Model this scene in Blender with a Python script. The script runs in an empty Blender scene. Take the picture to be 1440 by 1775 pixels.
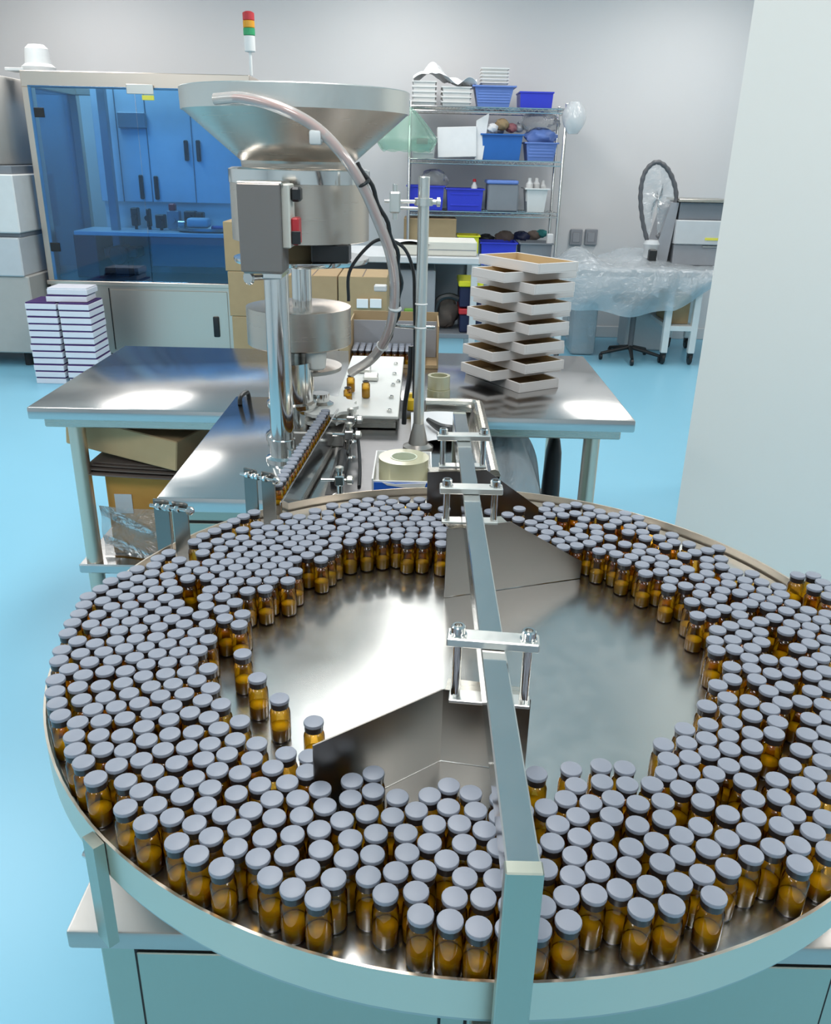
import bpy, bmesh, math, random
from mathutils import Vector, Matrix
random.seed(7)
sc = bpy.context.scene
COL = sc.collection

# ---------------------------------------------------------------- camera
FPX, PITCH, ROLL, CZ = 1465.0, math.radians(22.7), math.radians(1.3), 1.45
_fw = Vector((0, math.cos(PITCH), -math.sin(PITCH)))
_r0 = Vector((1, 0, 0)); _u0 = _r0.cross(_fw)
_rt = _r0 * math.cos(ROLL) + _u0 * math.sin(ROLL)
_up = -_r0 * math.sin(ROLL) + _u0 * math.cos(ROLL)
cd = bpy.data.cameras.new('camera'); cam = bpy.data.objects.new('camera', cd); COL.objects.link(cam)
M4 = Matrix((_rt, _up, -_fw)).transposed().to_4x4(); M4.translation = (0, 0, CZ)
cam.matrix_world = M4
cd.sensor_fit = 'VERTICAL'; cd.sensor_height = 24.0; cd.lens = 24.0 * FPX / 1775.0
cd.clip_start = 0.02; cd.clip_end = 60
sc.camera = cam

# ---------------------------------------------------------------- light and exposure
sc.view_settings.view_transform = 'Standard'; sc.view_settings.look = 'None'
sc.view_settings.exposure = 0.0; sc.view_settings.gamma = 1.0
sc.view_settings.use_curve_mapping = False
sc.cycles.max_bounces = 10; sc.cycles.diffuse_bounces = 4; sc.cycles.glossy_bounces = 5
sc.cycles.transmission_bounces = 6; sc.cycles.transparent_max_bounces = 28
sc.cycles.caustics_reflective = False; sc.cycles.caustics_refractive = False
sc.cycles.use_denoising = True
wd = bpy.data.worlds.new('world'); sc.world = wd; wd.use_nodes = True
wd.node_tree.nodes['Background'].inputs[0].default_value = (0.9, 0.95, 1.0, 1)
wd.node_tree.nodes['Background'].inputs[1].default_value = 0.15
CEIL = 2.9
def panel_light(x, y, sx, sy, power, color=(1.0, 0.975, 0.94)):
    l = bpy.data.lights.new('ceiling_panel', 'AREA'); l.shape = 'RECTANGLE'; l.size = sx; l.size_y = sy
    l.energy = power; l.color = color
    o = bpy.data.objects.new('ceiling_panel', l); COL.objects.link(o); o.location = (x, y, CEIL - 0.03)
for lx, ly in [(-2.6, -0.6), (-0.25, -0.6), (2.1, -0.6), (-2.6, 1.7), (-0.25, 1.7), (2.1, 1.7),
               (-2.6, 4.0), (-0.25, 4.0), (2.1, 4.0), (-2.6, 6.3), (-0.25, 6.3), (2.1, 6.3)]:
    panel_light(lx, ly, 0.62, 1.24, 25)

# ---------------------------------------------------------------- picture point -> place in the room
def ray(px, py):
    return _fw + _rt * ((px - 720.0) / FPX) - _up * ((py - 887.5) / FPX)
def onz(px, py, z):
    d = ray(px, py); return Vector((0, 0, CZ)) + d * ((z - CZ) / d.z)
def ony(px, py, y):
    d = ray(px, py); return Vector((0, 0, CZ)) + d * (y / d.y)

# ---------------------------------------------------------------- materials
def new_mat(name):
    m = bpy.data.materials.new(name); m.use_nodes = True
    return m, m.node_tree, m.node_tree.nodes['Principled BSDF']
def plain(name, col, rough=0.5, metal=0.0, var=0.06, scale=14.0, bump=0.0, spec=0.5, coat=0.0):
    m, nt, b = new_mat(name)
    b.inputs['Roughness'].default_value = rough; b.inputs['Metallic'].default_value = metal
    b.inputs['Specular IOR Level'].default_value = spec
    b.inputs['Coat Weight'].default_value = coat
    tc = nt.nodes.new('ShaderNodeTexCoord'); n = nt.nodes.new('ShaderNodeTexNoise')
    n.inputs['Scale'].default_value = scale; n.inputs['Detail'].default_value = 3
    nt.links.new(tc.outputs['Object'], n.inputs['Vector'])
    mx = nt.nodes.new('ShaderNodeMix'); mx.data_type = 'RGBA'
    mx.inputs[6].default_value = tuple(c * (1 - var) for c in col) + (1,)
    mx.inputs[7].default_value = tuple(min(1, c * (1 + var)) for c in col) + (1,)
    nt.links.new(n.outputs['Fac'], mx.inputs[0]); nt.links.new(mx.outputs[2], b.inputs['Base Color'])
    if bump:
        bp = nt.nodes.new('ShaderNodeBump'); bp.inputs['Strength'].default_value = bump; bp.inputs['Distance'].default_value = 0.01
        nt.links.new(n.outputs['Fac'], bp.inputs['Height']); nt.links.new(bp.outputs['Normal'], b.inputs['Normal'])
    return m
def steel(name, col=(0.62, 0.61, 0.59), rough=0.28, stretch=(3, 90, 90), aniso=0.0, rvar=0.08, bump=0.03):
    m, nt, b = new_mat(name)
    b.inputs['Metallic'].default_value = 1.0
    b.inputs['Base Color'].default_value = col + (1,)
    b.inputs['Anisotropic'].default_value = aniso
    if aniso:
        tg = nt.nodes.new('ShaderNodeTangent'); tg.direction_type = 'RADIAL'; tg.axis = 'Z'; nt.links.new(tg.outputs[0], b.inputs['Tangent'])
    tc = nt.nodes.new('ShaderNodeTexCoord'); mp = nt.nodes.new('ShaderNodeMapping')
    mp.inputs['Scale'].default_value = stretch
    n = nt.nodes.new('ShaderNodeTexNoise'); n.inputs['Scale'].default_value = 4; n.inputs['Detail'].default_value = 4
    nt.links.new(tc.outputs['Object'], mp.inputs['Vector']); nt.links.new(mp.outputs['Vector'], n.inputs['Vector'])
    mr = nt.nodes.new('ShaderNodeMapRange'); mr.inputs['To Min'].default_value = rough - rvar; mr.inputs['To Max'].default_value = rough + rvar
    nt.links.new(n.outputs['Fac'], mr.inputs['Value']); nt.links.new(mr.outputs['Result'], b.inputs['Roughness'])
    if bump:
        bp = nt.nodes.new('ShaderNodeBump'); bp.inputs['Strength'].default_value = bump; bp.inputs['Distance'].default_value = 0.002
        nt.links.new(n.outputs['Fac'], bp.inputs['Height']); nt.links.new(bp.outputs['Normal'], b.inputs['Normal'])
    return m
def sheer(name, tint, gloss=0.08, rough=0.05, milk=0.0, milkcol=(0.9, 0.9, 0.9), fres=True, crinkle=0.0, edge=None):
    """thin clear wall: tinted transparency, some milky diffuse and a surface sheen"""
    m = bpy.data.materials.new(name); m.use_nodes = True; nt = m.node_tree; nt.nodes.clear()
    out = nt.nodes.new('ShaderNodeOutputMaterial')
    tr = nt.nodes.new('ShaderNodeBsdfTransparent'); tr.inputs['Color'].default_value = tint + (1,)
    gl = nt.nodes.new('ShaderNodeBsdfGlossy'); gl.inputs['Roughness'].default_value = rough
    gl.inputs['Color'].default_value = (0.95, 0.95, 0.95, 1)
    last = tr.outputs[0]
    if edge:  # longer way through the glass near the outline: deeper colour
        lw = nt.nodes.new('ShaderNodeLayerWeight'); lw.inputs['Blend'].default_value = 0.28
        mc_ = nt.nodes.new('ShaderNodeMix'); mc_.data_type = 'RGBA'
        mc_.inputs[6].default_value = tint + (1,); mc_.inputs[7].default_value = edge + (1,)
        nt.links.new(lw.outputs['Facing'], mc_.inputs[0]); nt.links.new(mc_.outputs[2], tr.inputs['Color'])
    if milk:
        df = nt.nodes.new('ShaderNodeBsdfDiffuse'); df.inputs['Color'].default_value = milkcol + (1,)
        a = nt.nodes.new('ShaderNodeMixShader'); a.inputs[0].default_value = milk
        nt.links.new(last, a.inputs[1]); nt.links.new(df.outputs[0], a.inputs[2]); last = a.outputs[0]
    mx = nt.nodes.new('ShaderNodeMixShader')
    if fres:
        fr = nt.nodes.new('ShaderNodeFresnel'); fr.inputs['IOR'].default_value = 1.45
        ml = nt.nodes.new('ShaderNodeMath'); ml.operation = 'MULTIPLY_ADD'
        ml.inputs[1].default_value = 0.8; ml.inputs[2].default_value = gloss
        ml.use_clamp = True
        nt.links.new(fr.outputs[0], ml.inputs[0]); nt.links.new(ml.outputs[0], mx.inputs[0])
    else:
        mx.inputs[0].default_value = gloss
    if crinkle:
        tc = nt.nodes.new('ShaderNodeTexCoord'); n = nt.nodes.new('ShaderNodeTexNoise')
        n.inputs['Scale'].default_value = 16; n.inputs['Detail'].default_value = 4; n.inputs['Distortion'].default_value = 1.2
        bp = nt.nodes.new('ShaderNodeBump'); bp.inputs['Strength'].default_value = crinkle; bp.inputs['Distance'].default_value = 0.05
        nt.links.new(tc.outputs['Object'], n.inputs['Vector']); nt.links.new(n.outputs['Fac'], bp.inputs['Height'])
        nt.links.new(bp.outputs['Normal'], gl.inputs['Normal'])
    nt.links.new(last, mx.inputs[1]); nt.links.new(gl.outputs[0], mx.inputs[2])
    nt.links.new(mx.outputs[0], out.inputs['Surface'])
    return m
def floor_mat():
    m, nt, b = new_mat('blue_epoxy_floor')
    tc = nt.nodes.new('ShaderNodeTexCoord'); n = nt.nodes.new('ShaderNodeTexNoise'); n.inputs['Scale'].default_value = 1.3; n.inputs['Detail'].default_value = 5
    nt.links.new(tc.outputs['Object'], n.inputs['Vector'])
    cr = nt.nodes.new('ShaderNodeValToRGB')
    cr.color_ramp.elements[0].color = (0.25, 0.58, 0.76, 1); cr.color_ramp.elements[1].color = (0.28, 0.62, 0.80, 1)
    nt.links.new(n.outputs['Fac'], cr.inputs['Fac']); nt.links.new(cr.outputs['Color'], b.inputs['Base Color'])
    b.inputs['Roughness'].default_value = 0.32; b.inputs['Specular IOR Level'].default_value = 0.45
    return m
def wall_mat(name, col):
    return plain(name, col, 0.55, var=0.02, scale=1.2, spec=0.3)

M = {}
M['floor'] = floor_mat()
M['wall'] = wall_mat('grey_wall_panel', (0.75, 0.74, 0.745))
M['column'] = wall_mat('white_wall_panel', (0.86, 0.825, 0.775))
M['ceil'] = wall_mat('white_ceiling_panel', (0.8, 0.8, 0.8))
M['steel'] = steel('brushed_stainless', (0.56, 0.53, 0.47), rvar=0.05, bump=0.0)
M['steel_v'] = steel('brushed_stainless_vertical', (0.44, 0.45, 0.38), 0.34, stretch=(90, 90, 3), rvar=0.05, bump=0.004)
M['spun'] = steel('spun_stainless', (0.62, 0.54, 0.47), 0.26, (2, 2, 60), aniso=0.75, rvar=0.04, bump=0.0)
M['rim'] = steel('rolled_stainless', (0.74, 0.63, 0.52), 0.36, (3, 3, 3), rvar=0.03, bump=0.0)
M['boxsteel'] = steel('dark_box_steel', (0.29, 0.25, 0.23), 0.36, (3, 60, 60), rvar=0.04, bump=0.0)
M['guide'] = steel('guide_plate_steel', (0.25, 0.235, 0.22), 0.30, (60, 60, 3), rvar=0.04, bump=0.0)
M['disc'] = steel('turned_stainless', (0.66, 0.66, 0.64), 0.24, (12, 12, 12), bump=0.0, rvar=0.05)
M['top'] = steel('polished_table_steel', (0.58, 0.57, 0.56), 0.17, (4, 40, 40), bump=0.004, rvar=0.05)
M['dull'] = steel('dull_stainless', (0.48, 0.45, 0.42), 0.36, (60, 60, 3), rvar=0.04, bump=0.0)
M['chrome'] = steel('chrome', (0.72, 0.71, 0.69), 0.12, (10, 10, 10), bump=0.0, rvar=0.04)
M['alu'] = steel('satin_aluminium', (0.74, 0.73, 0.69), 0.34, (30, 30, 30))
M['warm'] = steel('labeller_steel', (0.76, 0.65, 0.56), 0.36, (60, 60, 4), rvar=0.04, bump=0.0)
M['dark'] = plain('black_plastic', (0.015, 0.016, 0.018), 0.4)
M['shadowgap'] = plain('black_rubber', (0.02, 0.02, 0.02), 0.8)
M['cap'] = plain('pale_grey_cap', (0.255, 0.273, 0.325), 0.42, var=0.03, scale=3)
M['neck'] = plain('dark_crimp', (0.03, 0.025, 0.025), 0.3)
M['amber'] = sheer('amber_glass', (0.94, 0.70, 0.24), 0.02, 0.04, edge=(0.24, 0.075, 0.012))
M['yellow_powder'] = plain('yellow_contents', (1.0, 0.80, 0.06), 0.7, var=0.1, scale=60)
_b = M['yellow_powder'].node_tree.nodes['Principled BSDF']; _b.inputs['Subsurface Weight'].default_value = 0.7; _b.inputs['Subsurface Radius'].default_value = (1.0, 0.7, 0.2); _b.inputs['Subsurface Scale'].default_value = 0.006
M['bluepane'] = sheer('blue_acrylic', (0.46, 0.76, 1.0), 0.04, 0.03)
M['clearfilm'] = sheer('clear_film', (0.86, 0.88, 0.90), 0.10, 0.18, 0.22, (0.75, 0.78, 0.8), crinkle=0.7)
M['milkfilm'] = sheer('milky_film', (0.80, 0.86, 0.90), 0.07, 0.25, 0.45, (0.62, 0.68, 0.72), crinkle=0.6)
M['wrapfilm'] = sheer('wrap_film', (0.93, 0.93, 0.93), 0.05, 0.14, 0.10, (0.7, 0.7, 0.68), crinkle=0.5)
M['bagfilm'] = sheer('bag_film', (0.85, 0.88, 0.90), 0.06, 0.25, 0.62, (0.86, 0.88, 0.90), crinkle=0.6)
M['darkreflect'] = steel('dark_reflection_steel', (0.13, 0.13, 0.135), 0.30, (4, 40, 40), bump=0.0, rvar=0.04)  # worktop steel with the machine's dark reflection put into its colour
M['greennet'] = sheer('green_net_film', (0.72, 0.88, 0.80), 0.03, 0.3, 0.25, (0.4, 0.62, 0.52))
M['tube'] = sheer('clear_hose', (0.90, 0.86, 0.82), 0.08, 0.12, 0.42, (0.95, 0.85, 0.80))
M['redwire'] = plain('red_wire', (0.75, 0.22, 0.16), 0.5)
M['white'] = plain('white_plastic', (0.80, 0.80, 0.79), 0.4)
M['nylon'] = plain('white_nylon', (0.78, 0.78, 0.74), 0.35)
M['paper'] = plain('white_paper', (0.84, 0.84, 0.85), 0.8)
M['cream'] = plain('cream_paint', (0.72, 0.70, 0.63), 0.5)
M['card'] = plain('brown_card', (0.42, 0.29, 0.16), 0.85, var=0.1)
M['card2'] = plain('tan_card', (0.42, 0.30, 0.165), 0.85, var=0.1)
M['orangecard'] = plain('orange_card', (0.78, 0.37, 0.08), 0.8, var=0.08)
M['shelfcard'] = plain('pale_tan_card', (0.66, 0.45, 0.24), 0.85, var=0.1)
M['kraftgrey'] = plain('grey_board', (0.17, 0.13, 0.11), 0.9)
M['traygrey'] = plain('grey_white_board', (0.70, 0.66, 0.64), 0.8, var=0.03)
M['traybrown'] = plain('brown_board_inside', (0.55, 0.40, 0.22), 0.85)
M['purple'] = plain('purple_print', (0.06, 0.015, 0.13), 0.5)
M['boxwhite'] = plain('white_carton', (0.80, 0.78, 0.84), 0.6)
M['royal'] = plain('royal_blue_plastic', (0.03, 0.05, 0.62), 0.35)
M['blue'] = plain('mid_blue_plastic', (0.02, 0.14, 0.48), 0.4)
M['lightblue'] = plain('light_blue_plastic', (0.16, 0.27, 0.66), 0.4)
M['navy'] = plain('navy_plastic', (0.01, 0.015, 0.06), 0.45)
M['greybin'] = plain('grey_plastic', (0.22, 0.24, 0.27), 0.45)
M['greywhite'] = plain('grey_white_plastic', (0.62, 0.64, 0.66), 0.5)
M['yellow'] = plain('yellow_plastic', (0.80, 0.76, 0.03), 0.45)
M['orange'] = plain('orange_yellow_plastic', (0.85, 0.55, 0.02), 0.45)
M['red'] = plain('red_plastic', (0.55, 0.03, 0.04), 0.4)
M['pinkprint'] = plain('dull_red_print', (0.5, 0.2, 0.22), 0.7)
M['green'] = plain('green_plastic', (0.03, 0.35, 0.14), 0.4)
M['amberlens'] = plain('amber_lens', (0.75, 0.34, 0.02), 0.3)
M['leafgreen'] = plain('leaf_green_plastic', (0.20, 0.40, 0.06), 0.5)
M['tape'] = sheer('clear_tape_roll', (0.85, 0.83, 0.62), 0.06, 0.2, 0.72, (0.66, 0.63, 0.42))
M['tapeside'] = plain('tape_roll_side', (0.62, 0.66, 0.52), 0.3)
M['brightblue'] = plain('bright_blue_print', (0.02, 0.13, 0.62), 0.5)
M['lemon'] = plain('lemon_print', (0.85, 0.78, 0.10), 0.5)
M['labinner'] = plain('white_enamel', (0.80, 0.82, 0.84), 0.35)
M['labband'] = plain('pale_enamel', (1.0, 0.86, 0.80), 0.4)
M['hoseblack'] = plain('grey_corrugated_hose', (0.12, 0.12, 0.13), 0.45)
M['teal'] = plain('teal_cloth', (0.03, 0.2, 0.2), 0.9)
M['socket'] = plain('grey_socket', (0.30, 0.31, 0.34), 0.5)
M['machinegrey'] = plain('machine_grey', (0.34, 0.35, 0.38), 0.4)
M['beige'] = plain('beige_paint', (0.50, 0.48, 0.45), 0.5)

# ---------------------------------------------------------------- mesh helpers
def rotz(a): return Matrix.Rotation(a, 4, 'Z')
class MB:
    def __init__(s): s.bm = bmesh.new()
    def _cap(s, ret): return ret
    def box(s, x0, x1, y0, y1, z0, z1, bev=0.0, rot=None, seg=1, taper=None):
        vs = [s.bm.verts.new(p) for p in [(x0, y0, z0), (x1, y0, z0), (x1, y1, z0), (x0, y1, z0),
                                          (x0, y0, z1), (x1, y0, z1), (x1, y1, z1), (x0, y1, z1)]]
        if taper:
            cx, cy = (x0 + x1) / 2, (y0 + y1) / 2
            for v in vs[:4]:
                v.co.x = cx + (v.co.x - cx) * taper; v.co.y = cy + (v.co.y - cy) * taper
        fs = [s.bm.faces.new([vs[i] for i in q]) for q in
              ((3, 2, 1, 0), (4, 5, 6, 7), (0, 1, 5, 4), (1, 2, 6, 5), (2, 3, 7, 6), (3, 0, 4, 7))]
        if bev:
            es = list({e for f in fs for e in f.edges})
            r = bmesh.ops.bevel(s.bm, geom=es, offset=bev, segments=seg, affect='EDGES', profile=0.5)
            vs = list({v for f in r['faces'] for v in f.verts} | {v for v in vs if v.is_valid})
        if rot is not None:
            c = Vector(((x0 + x1) / 2, (y0 + y1) / 2, (z0 + z1) / 2))
            T = Matrix.Translation(c) @ rot @ Matrix.Translation(-c)
            for v in vs: v.co = T @ v.co
        return s
    def lathe(s, prof, c=(0, 0, 0), seg=24, axis=None, cap0=True, cap1=True, a0=0.0, a1=None, sx=1.0, sy=1.0):
        c = Vector(c); rings = []
        full = a1 is None
        n = seg if full else seg + 1
        Q = Matrix.Identity(3)
        if axis is not None:
            Q = Vector((0, 0, 1)).rotation_difference(Vector(axis).normalized()).to_matrix()
        for r, z in prof:
            ring = []
            for i in range(n):
                a = a0 + (2 * math.pi if full else (a1 - a0)) * i / seg
                ring.append(s.bm.verts.new(c + Q @ Vector((r * math.cos(a) * sx, r * math.sin(a) * sy, z))))
            rings.append(ring)
        for k in range(len(rings) - 1):
            A, B = rings[k], rings[k + 1]
            for i in range(n if full else n - 1):
                j = (i + 1) % n
                s.bm.faces.new((A[i], A[j], B[j], B[i]))
        if full and cap0 and prof[0][0] > 1e-6: s.bm.faces.new(rings[0][::-1])
        if full and cap1 and prof[-1][0] > 1e-6: s.bm.faces.new(rings[-1])
        return s
    def cyl(s, p0, p1, r, seg=16, r1=None, bev=0.0):
        p0, p1 = Vector(p0), Vector(p1); L = (p1 - p0).length; r1 = r if r1 is None else r1
        if bev: pr = [(r - bev, 0), (r, bev), (r1, L - bev), (r1 - bev, L)]
        else: pr = [(r, 0), (r1, L)]
        return s.lathe(pr, p0, seg, axis=p1 - p0)
    def tube(s, pts, r, seg=8, closed=False):
        pts = [Vector(p) for p in pts]; n = len(pts); rings = []
        prev = None
        for i, p in enumerate(pts):
            if closed: t = pts[(i + 1) % n] - pts[i - 1]
            else: t = pts[min(i + 1, n - 1)] - pts[max(i - 1, 0)]
            t.normalize()
            if prev is None:
                u = t.orthogonal().normalized()
            else:
                u = (prev - t * prev.dot(t)).normalized()
            prev = u; w = t.cross(u)
            rr = r(i / max(1, n - 1)) if callable(r) else r
            rings.append([s.bm.verts.new(p + u * rr * math.cos(2 * math.pi * k / seg) + w * rr * math.sin(2 * math.pi * k / seg)) for k in range(seg)])
        m = n if closed else n - 1
        for i in range(m):
            A, B = rings[i], rings[(i + 1) % n]
            for k in range(seg):
                j = (k + 1) % seg; s.bm.faces.new((A[k], A[j], B[j], B[k]))
        if not closed: s.bm.faces.new(rings[0][::-1]); s.bm.faces.new(rings[-1])
        return s
    def prism(s, poly, ext, origin=(0, 0, 0), ex=(1, 0, 0), ey=(0, 0, 1)):
        """polygon in the plane (ex, ey) at origin, thickened by the vector ext"""
        o, ex, ey, ext = Vector(origin), Vector(ex), Vector(ey), Vector(ext)
        a = [s.bm.verts.new(o + ex * p[0] + ey * p[1]) for p in poly]
        b = [s.bm.verts.new(v.co + ext) for v in a]
        s.bm.faces.new(a[::-1]); s.bm.faces.new(b)
        for i in range(len(a)):
            j = (i + 1) % len(a); s.bm.faces.new((a[i], a[j], b[j], b[i]))
        return s
    def grid(s, fn, nu, nv, thick=0.0):
        V = [[s.bm.verts.new(fn(i / nu, j / nv)) for j in range(nv + 1)] for i in range(nu + 1)]
        fs = [s.bm.faces.new((V[i][j], V[i + 1][j], V[i + 1][j + 1], V[i][j + 1])) for i in range(nu) for j in range(nv)]
        if thick:
            s.bm.normal_update()
            bmesh.ops.solidify(s.bm, geom=fs, thickness=thick)
        return s
    def bin(s, x0, x1, y0, y1, z0, z1, t=0.004, taper=0.88, lip=0.008):
        """open box with walls, floor, slanting sides and a turned-out lip"""
        cx, cy = (x0 + x1) / 2, (y0 + y1) / 2
        def ring(hx, hy, z): return [s.bm.verts.new((cx + a * hx, cy + b * hy, z)) for a, b in ((-1, -1), (1, -1), (1, 1), (-1, 1))]
        hx, hy = (x1 - x0) / 2, (y1 - y0) / 2
        R = [ring((hx - lip) * taper, (hy - lip) * taper, z0), ring(hx - lip, hy - lip, z1 - 2 * t), ring(hx, hy, z1 - 2 * t), ring(hx, hy, z1),
             ring(hx - lip - t, hy - lip - t, z1), ring((hx - lip) * taper - t, (hy - lip) * taper - t, z0 + t)]
        s.bm.faces.new(R[0][::-1]); s.bm.faces.new(R[-1])
        for A, B in zip(R, R[1:]):
            for i in range(4):
                j = (i + 1) % 4; s.bm.faces.new((A[i], A[j], B[j], B[i]))
        return s
    def build(s, name, mat, parent=None, smooth=True, angle=35):
        me = bpy.data.meshes.new(name)
        bmesh.ops.recalc_face_normals(s.bm, faces=s.bm.faces)
        if parent is not None:
            off = Vector((0, 0, 0)); q = parent
            while q is not None: off += Vector(q.location); q = q.parent
            for v in s.bm.verts: v.co -= off
        s.bm.to_mesh(me); s.bm.free()
        for m in (mat if isinstance(mat, (list, tuple)) else [mat]): me.materials.append(m)
        if smooth:
            me.polygons.foreach_set('use_smooth', [True] * len(me.polygons))
            me.set_sharp_from_angle(angle=math.radians(angle))
        o = bpy.data.objects.new(name, me); COL.objects.link(o)
        if parent is not None: o.parent = parent
        return o
def thing(name, loc, label, cat, group=None, rz=0.0):
    o = bpy.data.objects.new(name, None); COL.objects.link(o); o.location = loc; o.rotation_euler.z = rz
    o.empty_display_size = 0.05
    o['label'] = label; o['category'] = cat
    if group: o['group'] = group
    return o
def tag(o, label, cat, group=None, kind=None):
    o['label'] = label; o['category'] = cat
    if group: o['group'] = group
    if kind: o['kind'] = kind
    return o
def lab(o, label): o['label'] = label; return o
def struct(o): o['kind'] = 'structure'; return o
def recenter(o):
    """put a one-mesh thing's origin at the middle of its base"""
    me = o.data; xs = [v.co.x for v in me.vertices]; ys = [v.co.y for v in me.vertices]; zs = [v.co.z for v in me.vertices]
    c = Vector(((min(xs) + max(xs)) / 2, (min(ys) + max(ys)) / 2, min(zs)))
    me.transform(Matrix.Translation(-c)); o.location = c; return o
def copy_tree(root, loc, rz, label, name=None):
    r = root.copy(); COL.objects.link(r); r.location = loc; r.rotation_euler.z = rz
    if label: r['label'] = label
    for ch in root.children:
        c = ch.copy(); COL.objects.link(c); c.parent = r
        for g in ch.children:
            d = g.copy(); COL.objects.link(d); d.parent = c
    return r
def smooth_path(P, n=40):
    P = [Vector(p) for p in P]; out = []
    Q = [P[0] * 2 - P[1]] + P + [P[-1] * 2 - P[-2]]
    k = len(P) - 1
    for i in range(n + 1):
        t = i / n * k; j = min(int(t), k - 1); u = t - j
        a, b, c, d = Q[j], Q[j + 1], Q[j + 2], Q[j + 3]
        out.append(0.5 * ((2 * b) + (c - a) * u + (2 * a - 5 * b + 4 * c - d) * u * u + (3 * b - 3 * c + d - a) * u ** 3))
    return out
def bolt(mb, p, axis=(0, 0, 1), r=0.006, h=0.006):
    """socket-head screw: knurled head with a recess"""
    return mb.lathe([(r, 0), (r, h - 0.001), (r - 0.001, h), (r * 0.55, h), (r * 0.5, h * 0.45), (0.0001, h * 0.45)], p, 12, axis=axis)

# ---------------------------------------------------------------- the room
WY = 7.65
XL, XR, YF = -4.6, 4.6, -2.6
struct(MB().box(XL, XR, YF, WY, -0.05, 0).build('floor', M['floor'], smooth=False))
struct(MB().box(XL, XR, WY, WY + 0.1, 0, CEIL).build('wall_back', M['wall'], smooth=False))
struct(MB().box(XL - 0.1, XL, YF, WY, 0, CEIL).build('wall_left', M['wall'], smooth=False))
struct(MB().box(XR, XR + 0.1, YF, WY, 0, CEIL).build('wall_right', M['wall'], smooth=False))
struct(MB().box(XL, XR, YF - 0.1, YF, 0, CEIL).build('wall_front', M['wall'], smooth=False))
struct(MB().box(XL, XR, YF, WY, CEIL, CEIL + 0.1).build('ceiling', M['ceil'], smooth=False))
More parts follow.
